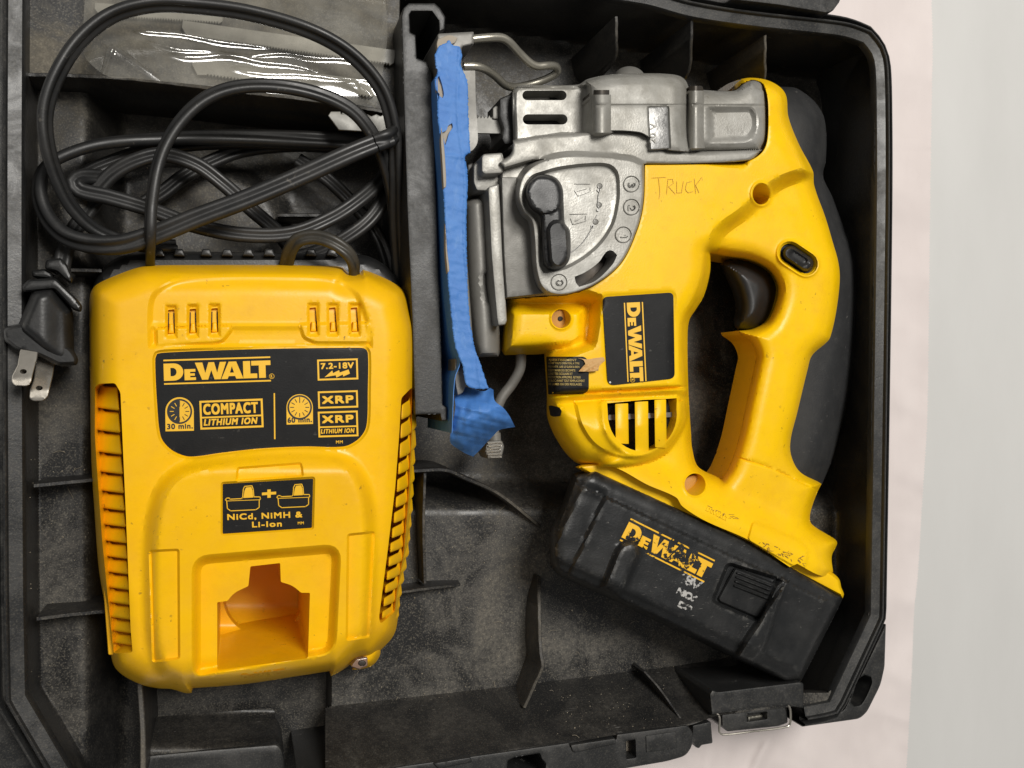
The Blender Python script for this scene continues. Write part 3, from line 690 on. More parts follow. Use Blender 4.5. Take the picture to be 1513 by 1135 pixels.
def bag_z(P):      # loose film; bulge and long creases shaped to throw the lamp's glints at camera
    x, y = P[:, 0], P[:, 1]; L = y - (62 + (x - 240) * .11)
    def crest(off, wid, amp, x0, x1, wav, ph):
        q = L - off - wav * np.sin(x * .019 + ph) - wav * .35 * np.sin(x * .061 + ph * 2.3); return amp * np.exp(-np.abs(q / wid) ** 1.6) * sst(x, x0, x0 + 40) * sst(-x, -x1, -x1 + 40)
    z = 53.4 + .8 * np.interp(x, _bx, _bz) + .05 * (y - 60) * sst(-y, -175, -120) + .05 * 60 * sst(y, 120, 175) * .6 + .06 * rough(P, 70, 22)
    z += crest(-12, 4, .7, 180, 420, 3, .3) + crest(2, 3.2, .8, 210, 560, 6, 2.) + crest(16, 3.2, .8, 240, 500, 5, 4.1) + crest(27, 3, .6, 330, 600, 3, 1.2)
    z += .8 * np.exp(-(((x - 158) + (y - 95) * .35) / 3.5) ** 2) * (np.abs(y - 95) < 30) + .7 * np.exp(-(((x - 188) - (y - 86) * 1.5) / 5.) ** 2) * np.exp(-((y - 86) / 22.) ** 2)
    z += .7 * np.exp(-(((x - 542) - (y - 135) * .9) / 4.) ** 2) * np.exp(-((y - 140) / 16.) ** 2)
    return z
bag = relief('blade_pouch', bag_px, bag_z, M_bag, None, spacing=2.4, rim=(2,), step=4, angle=180)
tag(bag, 'crinkled clear plastic pouch of saw blades lying on the dusty shelf', 'pouch')

# ------------------------------------------------------------------ battery charger
CH_B = W(375, 700, 16)
charger = thing('battery_charger', 'yellow battery charger with black rating label and empty battery socket', 'charger', tuple(CH_B))
ch_out = [(132, 450), (133, 436), (136, 428), (143, 420), (160, 411), (199, 396), (219, 392), (300, 391), (420, 391), (470, 392), (498, 393), (508, 396), (514, 402), (532, 402), (536, 398), (549, 402), (581, 417), (598, 432), (608, 464), (613, 489), (614, 538), (612, 620), (609, 720), (604, 800), (592, 870), (589, 905), (582, 938), (560, 963), (548, 972), (527, 976), (508, 989), (489, 999.5), (487.5, 991.5), (440, 999), (360, 1011), (285, 1017), (283, 1024), (275, 1024.5), (254, 1018.5), (233, 1017), (204, 1010), (171, 988), (162, 954), (156, 901), (146, 841), (140, 762), (135, 680), (133, 560)]
CHO = cr(ch_out, 3, corner=60)
blk = cr([(222, 950), (218, 850), (222, 770), (236, 722), (262, 694), (300, 680), (400, 665), (470, 664), (512, 676), (536, 704), (548, 742), (552, 800), (549, 880), (544, 940), (524, 968), (489, 996), (284, 1014), (250, 1003), (233, 985)], 3)
rec = fil([(286, 824), (502, 806), (494, 964), (286, 1000)], [24, 24, 22, 16])
tabp = fil([(351, 697), (352, 692), (444, 685), (446, 692), (447, 703), (350, 710)], 2)
lab2 = fil([(328, 714), (464, 706), (462, 781), (328, 790)], 3)
insL = fil([(221, 814), (264, 812), (265, 973), (226, 978)], 4); insR = fil([(514, 790), (553, 786), (545, 941), (512, 946)], 4)
labp = cr([(228, 530), (231, 522), (238, 520), (300, 517), (400, 514), (530, 512.5), (540, 514), (545, 521), (545, 580), (544, 622), (540, 638), (528, 652), (508, 661), (450, 661), (385, 664), (330, 670), (282, 676), (262, 671), (246, 660), (236, 644), (231, 600)], 3)
topp = cr([(222, 512), (222, 455), (228, 435), (246, 422), (270, 415), (330, 411), (420, 411), (490, 414), (512, 422), (530, 440), (540, 465), (546, 490), (548, 512)], 3)
wl = fil([(370, 837), (414, 832), (415, 860), (432, 865), (445, 876), (458, 876), (455, 973), (321, 990), (321, 890), (336, 888), (346, 876), (367, 866)], [2, 2, 2, 8, 2, 2, 4, 4, 2, 2, 8, 2])
stripL = fil([(140.5, 572), (146, 567), (170, 566), (178, 580), (186, 760), (193, 930), (196, 964), (168, 966), (161, 900), (151, 800), (143, 690), (140, 640)], 4)
stripR = fil([(593, 588), (609, 572), (608, 640), (604, 730), (597, 815), (586, 875), (583, 905), (562, 922), (560, 912), (572, 820), (584, 720), (590, 640)], 4)
def ch_vent(x, y, lean=0): return fil([(x - 4.8, y - 19), (x + 4.8, y - 20), (x + 5.6 + lean, y + 16), (x - 5.6 + lean, y + 17)], 1.5)
vents = [ch_vent(253, 477), ch_vent(285, 476), ch_vent(317, 475), ch_vent(462, 474, 2), ch_vent(491, 474, 2), ch_vent(523, 474, 2)]
podL = fil([(230, 512), (229, 484), (342, 480), (343, 488), (330, 505), (318, 508)], 5); podR = fil([(441, 478), (546, 476), (546, 508), (466, 508), (448, 500)], 6)
def ch_base(P):
    d = sdf(P, CHO); z = 44 + 34 * (.55 * rnd(d, 46) + .45 * rnd(d, 14))
    return z - 4.5 * sst(P[:, 1], 420, 1000) + 1.2
def ch_z(P):
    z = ch_base(P); y = P[:, 1]
    db = sdf(P, blk); z = z + 6.5 * sst(db, -10, 18) * sst(y, 655, 700)
    z = z - 6.0 * sst(sdf(P, rec), -3, 11)
    z = z - 1.6 * sst(sdf(P, insL), -1.5, 2.2) - 1.6 * sst(sdf(P, insR), -1.5, 2.2)
    z = z - 1.3 * sst(sdf(P, tabp), -2, 1.5) - .9 * sst(sdf(P, lab2), -2, 1)
    z = z - .9 * sst(sdf(P, labp), -3, .5)
    z = z - 1.7 * sst(sdf(P, topp), -4, 5)
    z = z + 1.5 * sst(np.maximum(sdf(P, podL), sdf(P, podR)), -2, 4)
    br = np.exp(-((y - 482.5) / 3.5) ** 2) * .8 * sst(sdf(P, topp), 0, 4) * (np.maximum(sdf(P, podL), sdf(P, podR)) < 0)
    for v_ in vents:
        c = v_.mean(0); q = np.maximum(np.abs(P[:, 0] - c[0]) - 7.5, np.abs(y - c[1]) - 23.5); z = z - 1.3 * sst(-q, -2.5, 3.5)
    return z + br
shell_holes = [wl, stripL, stripR] + vents
shell = relief('shell', CHO, ch_z, M_yel2, charger, low=24, vert=False, holes=shell_holes, hole_low=[22, 53, 44] + [73] * 6, spacing=5.5, rim=(.7, 2, 4.5, 8, 13),
    feats=[(blk, (-9, -4, 0, 4, 9, 15)), (rec, (-3, 0, 4, 8, 11)), (insL, (-1.5, 0, 2.2)), (insR, (-1.5, 0, 2.2)), (tabp, (-2, 1.5)), (lab2, (-2, 1)), (labp, (-3, -1, .5)), (topp, (-4, -1, 2, 5)), (podL, (-2, 1, 4)), (podR, (-2, 1, 4))],
    dense=[(np.array([(236, 446), (335, 446), (335, 506), (236, 506)]), 3), (np.array([(445, 446), (540, 446), (540, 506), (445, 506)]), 3), (np.array([(335, 474), (446, 474), (446, 491), (335, 491)]), 3)])
# parts that close the openings behind
plate('vent_floor', fil([(236, 455), (336, 452), (336, 496), (236, 498)], 2), 74.5, M_yel2, charger, low=70); plate('vent_floor', fil([(448, 452), (538, 452), (538, 494), (448, 494)], 2), 74.5, M_yel2, charger, low=70)
for v_ in vents:
    c = v_.mean(0)
    for s in (-1, 1):
        if c[0] > 400 and s < 0: continue
        p = fil([(c[0] + s * 3.9 - .8, c[1] - 13), (c[0] + s * 3.9 + .8, c[1] - 13), (c[0] + s * 4.6 + 1.2, c[1] + 13), (c[0] + s * 4.6 - 1.0, c[1] + 13)], .4)
        plate('vent_slit', p, 75.0, M_dark, charger, low=74, bev=.4, bh=.1)
    plate('vent_ramp', fil([(c[0] - 3, c[1] + 3), (c[0] + 3.2, c[1] + 3), (c[0] + 5.0, c[1] + 18), (c[0] - 4.6, c[1] + 18)], .5), 76.6, M_yel2, charger, low=74, bev=2, bh=.8)
# socket: sloping floor, round back
def sock_z(P):
    x, y = P[:, 0], P[:, 1]; z = 33 + 30 * sst(y, 922, 992) * .98
    r = np.hypot(x - 389, (y - 880) * 1.02); return z - 12 * sst(r, 60, 56) * (1 - .6 * sst(y, 890, 940))
relief('socket', fil([(316, 824), (464, 820), (464, 982), (316, 998)], 3), sock_z, M_well, charger, low=16, vert=True, spacing=4, feats=[(circle(389, 880, 58, 60), (-2, 0, 2))])
# louvres: one slat each
LY = [570, 603, 636, 668, 697, 725, 751, 775, 799, 822, 845, 868, 890, 912, 932, 950]
def louvre(xa, xb, y0, y1, za, zb, slant, name='louver'):
    w_ = xb - xa
    out = fil([(xa, y0 - 5), (xa + .34 * w_, y0 - 3), (xa + .44 * w_, y0 + 1.0), (xb - 2, y0 + 2.5), (xb + 1, y1 + 1), (xa + 2, y1 - 4)], [3, 2, 2, 2, 3, 4])
    def zf(P):
        d = np.maximum(sdf(P, out), 0); t = np.clip((P[:, 0] - xa) / (xb - xa), 0, 1); s = np.clip((P[:, 1] - y0) / (y1 - y0), 0, 1)
        return za + (zb - za) * (.35 * t + .65 * np.sqrt(t + .001)) + 1.4 * rnd(d, 4) - 3.2 * (1 - s) ** 1.5 
    return relief(name, out, zf, M_yel2, charger, low=min(za, zb) - 10, vert=False, spacing=3.2, rim=(.6, 1.8, 3.2))
for i, y in enumerate(LY):
    y2 = LY[i + 1] if i < len(LY) - 1 else 966
    xa = np.interp(y, [560, 640, 740, 880, 966], [138, 138.5, 144, 156, 164]); xb = np.interp(y, [560, 760, 960], [170, 181, 192])
    t = (y - 560) / 400
    louvre(xa, xb + 5, y + 4 - (4 if i == 0 else 0), y2 + 3, 56 - 3 * t, 71 - 4 * t, 3)
RY = [585, 614, 642, 671, 695, 721, 744, 767, 789, 810, 831, 851, 870, 890, 908]
for i, y in enumerate(RY):
    y2 = RY[i + 1] if i < len(RY) - 1 else 922
    xl = np.interp(y, [570, 640, 720, 820, 912], [594, 591, 585, 573, 562]); xr = np.interp(y, [566, 640, 740, 815, 880, 912], [615, 613.5, 609, 602.5, 590.5, 588])
    w_ = xr - xl; out = fil([(xl, y + 13.5), (xl + .5 * w_, y + 6.5), (xl + .56 * w_, y + .5), (xr, y - 8), (xr + 1.5, y2 - 13), (xr - 1, y2 - 8), (xl + .5 * w_, y2 + 1), (xl - 1, y2 + 7)], [2, 2, 2, 3, 2, 3, 3, 3])
    def zf(P, xl=xl, xr=xr, y=y, y2=y2, out=out):
        d = np.maximum(sdf(P, out), 0); t = np.clip((P[:, 0] - xl) / (xr - xl), 0, 1); s = np.clip((P[:, 1] + (P[:, 0] - xl) * .5 - y - 4) / (y2 - y), 0, 1)
        return 71 - 18 * t ** 1.3 + 1.3 * rnd(d, 4) - 3.6 * (1 - s) ** 1.5
    relief('louver', out, zf, M_yel2, charger, low=34, vert=False, spacing=3.2, rim=(.6, 1.8, 3.2))
plate('louver_back', fil([(141, 566), (176, 562), (194, 966), (160, 968), (143, 740)], 3), 57, M_well, charger, low=50); plate('louver_back', fil([(594, 574), (611, 568), (606, 740), (586, 912), (564, 924), (584, 720)], 3), 46, M_well, charger, low=34)
# black base behind the shell
base_px = cr([(137, 440), (138, 422), (146, 405), (157, 391), (180, 378), (219, 371), (300, 372), (430, 374), (535, 377), (560, 386), (582, 404), (594, 424), (590, 470), (400, 520), (160, 500)], 4, corner=70)
relief('base', base_px, lambda P: 40 + 12 * rnd(np.maximum(sdf(P, base_px), 0), 12), M_blk, charger, low=20, vert=False, spacing=8)
for i in range(9):
    x = 226 + i * 30 if i < 2 else 296 + (i - 2) * 31
    plate('base_tooth', fil([(x, 378), (x + 3, 368), (x + 14, 368), (x + 18, 379)], 2), 54, M_blk, charger, low=40, bev=2, bh=1)
# socket lip tips, lens
relief('cable_boss', cr([(530, 962), (545, 948), (560, 952), (562, 966), (552, 982), (538, 988), (520, 990)], 3), lambda P: 46 + 14 * rnd(np.maximum(sdf(P, cr([(530, 962), (545, 948), (560, 952), (562, 966), (552, 982), (538, 988), (520, 990)], 3)), 0), 12), M_yel2, charger, low=34, spacing=4)
lens = plate('indicator_lens', fil([(518, 985), (526, 974), (543, 971), (543, 984), (530, 989)], 2), 62, M_lens, charger, low=50, bev=2, bh=.8)
plate('indicator_led', circle(535, 980, 6, ry=4.5), 62.5, M_dkm, lens, low=61, bev=2, bh=.4)
# rating label
lab = relief('rating_label', offset(labp, 1.5), lambda P: ch_z(P) + .25, M_lab, charger, spacing=6, rim=(1, 3), angle=60)
LZ = lambda P: ch_z(P)
ink = Ink(); inkb = Ink(); A = -1.8
ink.logo(241.5, 537.5, 158, 25.5, A); ink.stroke(circle(401.5, 556, 3.6, 16), .7, True); ink.text('R', 400, 558.5, 2.8, 4.6, A, .02)
ink.frame(468.5, 531.5, 60, 31, 2.6, A); ink.print('7.2-18V', 474, 545.8, 49, 9.2, A, .9)
ink.poly([(479.5, 557.5), (491, 547.5), (492, 551.5), (501, 547), (502, 550.5), (515, 546), (517, 552), (507, 556.5), (506.5, 553.5), (497, 558), (496, 554.5)])
ink.frame(294.5, 592.5, 93.5, 42.5, 2.9, A - .4); ink.poly([(296, 616.2), (387, 612.6), (387, 615), (296, 618.6)])
ink.print('COMPACT', 300.5, 613.4, 81, 16.6, A - .4, 1.5, spacing=1.16); ink.print('LITHIUM ION', 301, 629.4, 80, 10, A - .4, 1.0, .22, 1.18)
ink.poly([(404.3, 581), (406.3, 581), (407, 649), (405, 649)])
ink.frame(469.5, 578.5, 59, 25.5, 2.6, A); ink.print('XRP', 475.5, 597, 47, 11.6, A, 1.5, spacing=1.15)
ink.frame(469.5, 608.5, 59, 38, 2.6, A); ink.print('XRP', 475.5, 625.6, 47, 11.4, A, 1.5, spacing=1.15); ink.poly([(471, 630.4), (527, 628.6), (527, 630.8), (471, 632.6)]); ink.print('LITHIUM ION', 474, 641, 50, 6.8, A, .6, .22, 1.18)
ink.print('MM', 496.5, 655.5, 10, 4.4, A, .2)
def clock(cx, cy, r, x0, x1, yb, half, txt, tx, ty, tw):
    arch = [(x0, yb)] + [(cx + (x1 - x0) / 2 * math.cos(math.radians(q)), cy + (x1 - x0) / 2 * math.sin(math.radians(q))) for q in range(180, 361, 10)] + [(x1, yb - 1)]
    ink.poly(arch); inkb.poly(circle(cx, cy, r + 2.6, 32))
    top.poly(circle(cx, cy, r, 32, a0=-90, a1=90) if half else circle(cx, cy, r, 32))
    for q in range(0, 360, 30):
        c, s = math.cos(math.radians(q)), math.sin(math.radians(q)); L = [(cx + c * r * .56, cy + s * r * .56), (cx + c * r * .88, cy + s * r * .88)]
        (top if half and c < -.1 else tick).stroke(L, 1.1)
    tick.stroke([(cx, cy - r * .95), (cx, cy - r * .45)], 1.2)
    inkb.print(txt, tx, ty, tw, 8.2, A, .7, spacing=1.12)
top = Ink(); tick = Ink()
clock(265.3, 608, 16, 244.5, 286.5, 637.5, True, '30 min.', 247, 634.5, 38); clock(442.8, 602, 15.6, 423.5, 462.5, 627.5, False, '60 min.', 425, 625, 36)
ink.build('lettering', LZ, .42, M_ink, lab); inkb.build('lettering', LZ, .50, M_inkb, lab); top.build('lettering', LZ, .58, M_ink, lab); tick.build('lettering', LZ, .66, M_inkb, lab)
# chemistry label
l2 = relief('chemistry_label', offset(lab2, 1.2), lambda P: ch_z(P) + .25, M_lab, charger, spacing=8, rim=(1, 3), angle=60)
i2 = Ink()
def pack(dx, dy, s=1.0):
    q = lambda L: [(dx + a * s, dy + b * s * .88) for a, b in L]
    i2.stroke(q([(0, 14), (2, 11), (6, 11), (7, 13), (24, 12), (26, 10), (27, -4), (29, -9), (40, -10), (42, -4), (43, 9), (52, 9), (53, 12), (51, 15), (51, 27), (46, 31), (8, 33), (3, 29), (2, 16)]), 1.3, True)
    i2.poly(q([(27, 11), (29, -2), (31, -7), (39, -8), (41, -2), (42, 10)])); i2.stroke(q([(3, 16), (51, 14)]), .9)
pack(333, 726.5, .98); pack(409, 723.5, .92)
i2.poly([(387, 728), (395, 727.4), (395, 723.5), (400, 723.2), (400, 727), (408, 726.5), (408, 730.5), (400, 731), (400, 735.5), (395, 735.8), (395, 731.4), (387, 732)])
i2.print('NiCd, NiMH &', 336, 770, 111, 10.4, A - .3, .85, spacing=1.15); i2.print('Li-Ion', 372.5, 779.6, 44, 8.6, A, .85, spacing=1.15); i2.print('MM', 440, 775, 9, 4, A, .2)
i2.build('lettering', LZ, .42, M_ink, l2)
i3 = Ink(); i3.logo(356, 997.5, 65, 6.8, -7, lines=False); i3.build('embossed_lettering', lambda P: ch_z(P), .8, M_yel2, charger)
# power cord, plug
hw = 1.46
prof = np.array([(hw * 1.0 + hw * math.cos(t), 1.66 * math.sin(t)) for t in np.radians(np.arange(-140, 141, 28))] + [(-hw * 1.0 - hw * math.cos(t), -1.66 * math.sin(t)) for t in np.radians(np.arange(-140, 141, 28))]) / 1000
cord = MB()
def cable(pts, rolls=None, k=1.0):
    P = np.asarray(pts, float); q = cr(P, 5, closed=False, corner=120); C = W(q[:, 0], q[:, 1], q[:, 2])
    ro = None; k *= .93
    if rolls is not None: ro = np.radians(np.interp(np.linspace(0, 1, len(q)), np.linspace(0, 1, len(rolls)), rolls))
    cord.add(*tube_data(C, 1, prof=prof * k, roll=ro))
cable([(592, 430, 42), (586, 330, 50), (585, 250, 58), (581, 190, 63), (563, 132, 67), (520, 82, 69), (460, 47, 70), (370, 20, 70), (290, 9, 70), (225, 7, 71), (165, 23, 71), (118, 60, 71), (85, 110, 71), (68, 160, 70), (69, 208, 68), (84, 262, 64), (108, 308, 60), (145, 342, 56), (205, 362, 52), (260, 364, 48)], [40, 40, 45, 50, 55, 62, 66, 60, 40])
cable([(222, 400, 48), (222, 355, 66), (224, 300, 68), (236, 235, 68), (262, 185, 68), (300, 148, 68), (345, 130, 68), (405, 127, 68), (470, 139, 67), (520, 163, 65), (551, 200, 62), (572, 250, 56), (583, 310, 48), (590, 420, 36)], [75, 70, 60, 40, 30, 20, 20, 15, 10])
cable([(578, 203, 66), (520, 226, 67), (440, 262, 66), (360, 296, 65), (290, 322, 64), (230, 346, 63), (180, 361, 62), (130, 360, 61), (92, 346, 60), (68, 318, 58), (58, 282, 56), (66, 250, 53), (95, 230, 50), (150, 213, 46), (230, 206, 42), (330, 203, 40), (450, 206, 40), (570, 214, 40)], [0, 0, -8, 5, 50, 70, 66, 40, 10, 0], 1.2)
cable([(560, 214, 52), (575, 206, 60), (582, 199, 65), (574, 204, 67), (555, 212, 67.3)], [0, 20, 45, 20, 0], 1.16)
cable([(140, 285, 44), (165, 258, 45), (200, 238, 46), (242, 229, 46), (290, 243, 46), (330, 272, 45), (372, 310, 44), (412, 345, 40), (430, 370, 36)], [10, 0, 0, 5, 10])
cable([(150, 262, 43), (120, 262, 47), (110, 270, 49), (118, 281, 49), (160, 291, 49), (220, 309, 49), (290, 334, 50), (360, 347, 51), (430, 345, 51), (490, 322, 50), (535, 292, 48), (566, 262, 44), (578, 240, 40)], [0, 0, 10, 10, 5, 0, 0, 0])
cable([(420, 385, 38), (470, 372, 42), (510, 352, 44), (545, 326, 44), (566, 296, 42), (572, 270, 38)], [0, 0, 10, 10])
cable([(214, 300, 33), (240, 285, 33), (270, 262, 33), (310, 240, 32), (360, 222, 31), (440, 214, 30), (600, 216, 28)], None)
cable([(440, 236, 31), (480, 262, 32), (520, 300, 30), (556, 345, 30), (574, 390, 30), (576, 430, 28)], None)
cable([(150, 285, 40), (125, 318, 44), (107, 345, 48), (96, 372, 52), (90, 400, 54)], None)
cable([(118, 262, 38), (150, 246, 38), (230, 220, 36), (330, 210, 34), (450, 214, 30), (600, 222, 28)], None)
c_o = cord.build('power_cord', M_cord, charger, angle=60)
cord = MB(); cable([(423, 392, 54), (428, 372, 60), (440, 355, 64), (464, 350, 66), (490, 357, 68), (512, 372, 68), (522, 388, 66), (524, 408, 62)], [20, 10, 0, 0, 0, 30, 60], .92)
cord.build('cord_end', M_cordold, charger, angle=60)
plug = relief('plug', fil([(48, 428), (78, 423), (108, 458), (110, 528), (92, 544), (62, 520), (28, 492), (26, 482)], [6, 8, 8, 6, 5, 6, 5, 5]), lambda P: 57 + 11 * rnd(np.maximum(sdf(P, fil([(48, 428), (78, 423), (108, 458), (110, 528), (92, 544), (62, 520), (28, 492), (26, 482)], 5)), 0), 16) + 3 * sst(P[:, 0] - P[:, 1] * .0, 98, 58), M_blk, charger, low=38, spacing=4, vert=False)
flp = fil([(4, 487), (10, 482), (30, 478), (72, 482), (84, 500), (108, 516), (116, 530), (114, 540), (86, 541), (60, 528), (24, 518), (6, 504)], 5)
relief('plug_flange', flp, lambda P: 63 + 5 * rnd(np.maximum(sdf(P, flp), 0), 6), M_blk, plug, low=44, spacing=4)
for poly, z in ((fil([(68, 384), (90, 381), (100, 392), (108, 410), (106, 420), (94, 412), (84, 402), (66, 398)], 4), 62), (fil([(46, 400), (66, 397), (78, 404), (80, 414), (48, 410)], 3), 60), (fil([(31, 424), (42, 413), (82, 411), (112, 440), (122, 452), (120, 462), (108, 458), (80, 428), (36, 432)], 4), 65)):
    relief('strain_relief', poly, lambda P, poly=poly, z=z: z + 3 * rnd(np.maximum(sdf(P, poly), 0), 5), M_blk, plug, low=42, spacing=4)
for pts, hx, z0, z1 in (([(32, 504), (58, 507), (55, 530), (49, 552), (46, 566), (40, 571), (22, 570), (17, 564), (18, 555), (26, 540)], (34.5, 549), 66, 74), ([(54, 527), (82, 531), (78, 556), (71, 586), (64, 593), (48, 593), (43, 588), (44, 577), (50, 560)], (58, 573.5), 60, 67)):
    O = fil(pts, [1, 1, 2, 2, 4, 5, 5, 4, 3, 2]); hole = circle(hx[0], hx[1], 5.2, 18, ry=3.6)
    relief('prong', O, lambda P, z0=z0, z1=z1, O=O, y0=pts[0][1], y1=pts[6][1]: z0 + (z1 - z0) * np.clip((P[:, 1] - y0) / (y1 - y0), 0, 1) - .5 + .5 * rnd(np.maximum(sdf(P, O), 0), 1.8) - 1.2 * sst(P[:, 1], y1 - 14, y1 + 4), M_prong, plug, low=z0 - 3, holes=[hole], hole_low=z0 - 2, spacing=4, vert=False)

# ------------------------------------------------------------------ jigsaw
SAW_B = W(980, 500, 16)
saw = thing('cordless_jigsaw', 'yellow cordless jigsaw lying on its side with blue tape on its shoe and black battery', 'jigsaw', tuple(SAW_B))
hs = [(749, 442), (744, 480), (741, 518), (746, 525), (790, 524), (804, 523), (806, 550), (808, 580), (808, 612), (812, 628), (822, 649), (838, 672), (856, 686), (880, 690), (909, 691), (956, 716), (999, 735), (1008, 748), (1041, 769), (1108, 799), (1167, 838), (1178, 833), (1214, 851), (1231, 846), (1229, 822), (1237, 803), (1234, 797), (1199, 774), (1197, 760), (1207, 729), (1214, 715), (1183, 695), (1171, 671), (1171, 648), (1180, 612), (1196, 546), (1202, 527), (1222, 509), (1229, 500), (1238, 461), (1243, 416), (1241, 388), (1230, 350), (1220, 318), (1204, 274), (1201, 252), (1180, 212), (1165, 173), (1162, 143), (1154, 130), (1135, 119), (1109, 115), (1088, 119), (1078, 124), (1085, 150), (1000, 170), (900, 215), (820, 250), (765, 300), (752, 360)]
HSO = cr(hs, 3, corner=50)
grip_hole = cr([(1050, 375), (1049, 403), (1040, 437), (1029, 456), (1019, 472), (1016, 493), (1017, 570), (1021, 640), (1023, 664), (1032, 690), (1066, 707), (1077, 690), (1091, 650), (1103, 595), (1114, 543), (1117, 525), (1109, 506), (1093, 493), (1091, 489), (1112, 486), (1134, 472), (1147, 440), (1147, 420), (1135, 400), (1109, 386), (1072, 379)], 3, corner=55)
boss1 = circle(1124.5, 287, 12.5, 30, ry=15.5); boss2 = circle(1027, 716, 15.5, 32, ry=16.5); boss3 = circle(829, 471, 14, 30)
sidehole = fil([(806, 600), (811, 598), (826, 602), (830, 607), (828, 616), (818, 616), (809, 613)], 2)
ventw = np.array([(897, 596), (950, 591), (1000, 588.5)] + [(949 + 51 * math.cos(math.radians(q)), 612 + 55 * math.sin(math.radians(q))) for q in range(-8, 190, 9)], float)
lockh = capsule(1167, 374, 1191, 390, 14.5)
body_p = cr([(742, 440), (940, 236), (1095, 236), (1090, 110), (1160, 112), (1174, 173), (1201, 256), (1150, 275), (1100, 318), (1065, 345), (1052, 375), (1046, 412), (1030, 452), (1017, 480), (1017, 580), (808, 590), (806, 530), (870, 505), (880, 445), (860, 440)], 4)
block_p = fil([(748, 452), (866, 452), (868, 503), (850, 516), (742, 524)], [10, 8, 10, 8, 4])
cap_p = cr([(808, 585), (860, 581), (930, 577), (1018, 572), (1019, 600), (1013, 628), (988, 667), (951, 686), (899, 691), (856, 687), (829, 658), (811, 620)], 3, corner=60)
cap_in = cr([(848, 594), (900, 590), (1000, 584), (1008, 600), (1004, 630), (985, 658), (950, 676), (915, 676), (880, 660), (858, 630)], 3, corner=60)
foot_p = cr([(880, 690), (960, 655), (1015, 650), (1030, 690), (1066, 708), (1199, 775), (1250, 798), (1240, 862), (1165, 852), (1100, 813), (1002, 762), (945, 730)], 4, corner=60)
plate_p = fil([(889, 438), (996, 431), (998, 560), (897, 571)], [9, 9, 9, 12])
gc = [(757, 137), (765, 127), (800, 126), (854, 125), (868, 117), (904, 110), (950, 108.5), (982, 109), (1003, 112), (1013, 119), (1018, 131), (1037, 133), (1085, 134), (1098, 124), (1112, 119), (1126, 124), (1132, 138), (1134.5, 160), (1133, 206), (1126, 224), (1106, 237), (1060, 240), (952, 243), (950, 300), (941, 339), (917, 389), (878, 421), (838, 435), (812, 437), (748, 442), (744, 380), (737, 300), (736, 262), (738, 240), (752, 230), (757, 222), (758, 200)]
GCO = cr(gc, 3, corner=50)
footpad = fil([(1112, 770), (1178, 797), (1196, 814), (1190, 840), (1170, 836), (1104, 798)], [6, 8, 10, 4, 2, 6])
hs2 = np.array(hs, float)
_low = [(909, 691), (956, 716), (999, 735), (1008, 748), (1041, 769), (1108, 799), (1167, 838), (1178, 833), (1214, 851)]
for p_ in _low: hs2[hs.index(p_)] += (-14, 30)
HSO2 = cr(hs2, 3, corner=50)
def hs_z(P):
    x, y = P[:, 0], P[:, 1]
    d = np.maximum(np.minimum(sdf(P, HSO2), -sdf(P, grip_hole)), 0)
    z = 44 + 19 * (.55 * rnd(d, 30) + .45 * rnd(d, 13))
    z = z + 13 * sst(sdf(P, body_p), -9, 14)
    z = z + 7 * sst(sdf(P, block_p), -3, 14) * sst(sdf(P, body_p), 40, -10)
    dc = sdf(P, cap_p); z = z + 15 * rnd(np.maximum(dc, 0), 75) * sst(dc, -2, 4) + 0 * x
    z = z + 1.6 * sst(sdf(P, cap_in), -1.5, 4)
    z = z + 7 * sst(sdf(P, foot_p), -10, 9) * sst((x - 846) * (-.4227) + (y - 690) * .906, -75, -20)
    z = z - .7 * sst(sdf(P, plate_p), -4, 1)
    seam = np.interp(x, [806, 870, 950, 1018], [583.5, 582, 577, 571]); z = z - 1.2 * np.exp(-((y - seam) / 1.5) ** 2) * (x < 1019) * (x > 800) * (np.abs(y - 578) < 20)
    pad = sdf(P, footpad); z = z + .9 * sst(pad, -1, 2)
    # seams on the grip and small bosses
    gs = np.interp(x, [1080, 1140, 1214], [673, 692, 727]); z = z - .8 * np.exp(-((y - gs) / 1.3) ** 2) * (x > 1076) * (np.abs(y - 700) < 60)
    z = z + .9 * np.exp(-((sdf(P, boss1) + 2) / 2.0) ** 2) + .5 * np.exp(-((sdf(P, boss2) + 1.5) / 1.6) ** 2) + .6 * np.exp(-((sdf(P, boss3) + 1.5) / 1.6) ** 2)
    dl = sdf(P, lockh); z = z + .9 * np.exp(-((dl + 4) / 2.2) ** 2) - .8 * sst(dl, -3, 0)
    z = z - 16 * sst(sdf(P, GCO), -1.2, 2.5)
    dv = sdf(P, ventw); z = z + 1.4 * np.exp(-((dv + 7) / 5.) ** 2) * (y > 592)
    return z
housing = relief('housing', HSO, hs_z, M_yel, saw, low=22, vert=False, holes=[grip_hole, boss1, boss2, boss3, ventw, lockh], hole_low=[30, 52, 48, 62, 56, 58], spacing=4.6, rim=(.7, 1.6, 3, 4.5, 6.2, 8.5, 13, 20),
    feats=[(GCO, (-2, -1, 0, 1.2, 2.6)), (body_p, (-8, -4, 0, 4, 9, 13)), (block_p, (-3, 2, 7, 13)), (cap_p, (-2, .5, 2, 4, 8)), (cap_in, (-1.5, 1, 4)), (plate_p, (-4, -1.5, 1)), (footpad, (-1, 2)), (foot_p, (-4, 2, 9)), (lockh, (-7, -5, -3, -1.5))],
    dense=[(np.array([(806, 580), (1018, 567), (1018, 575), (806, 588)]), 1.8), (np.array([(1078, 668), (1214, 722), (1214, 731), (1078, 678)]), 1.8), (np.array([(890, 585), (1012, 580), (1012, 690), (890, 690)]), 3.5), (np.array([(1088, 482), (1140, 466), (1146, 505), (1120, 535)]), 2.0)])
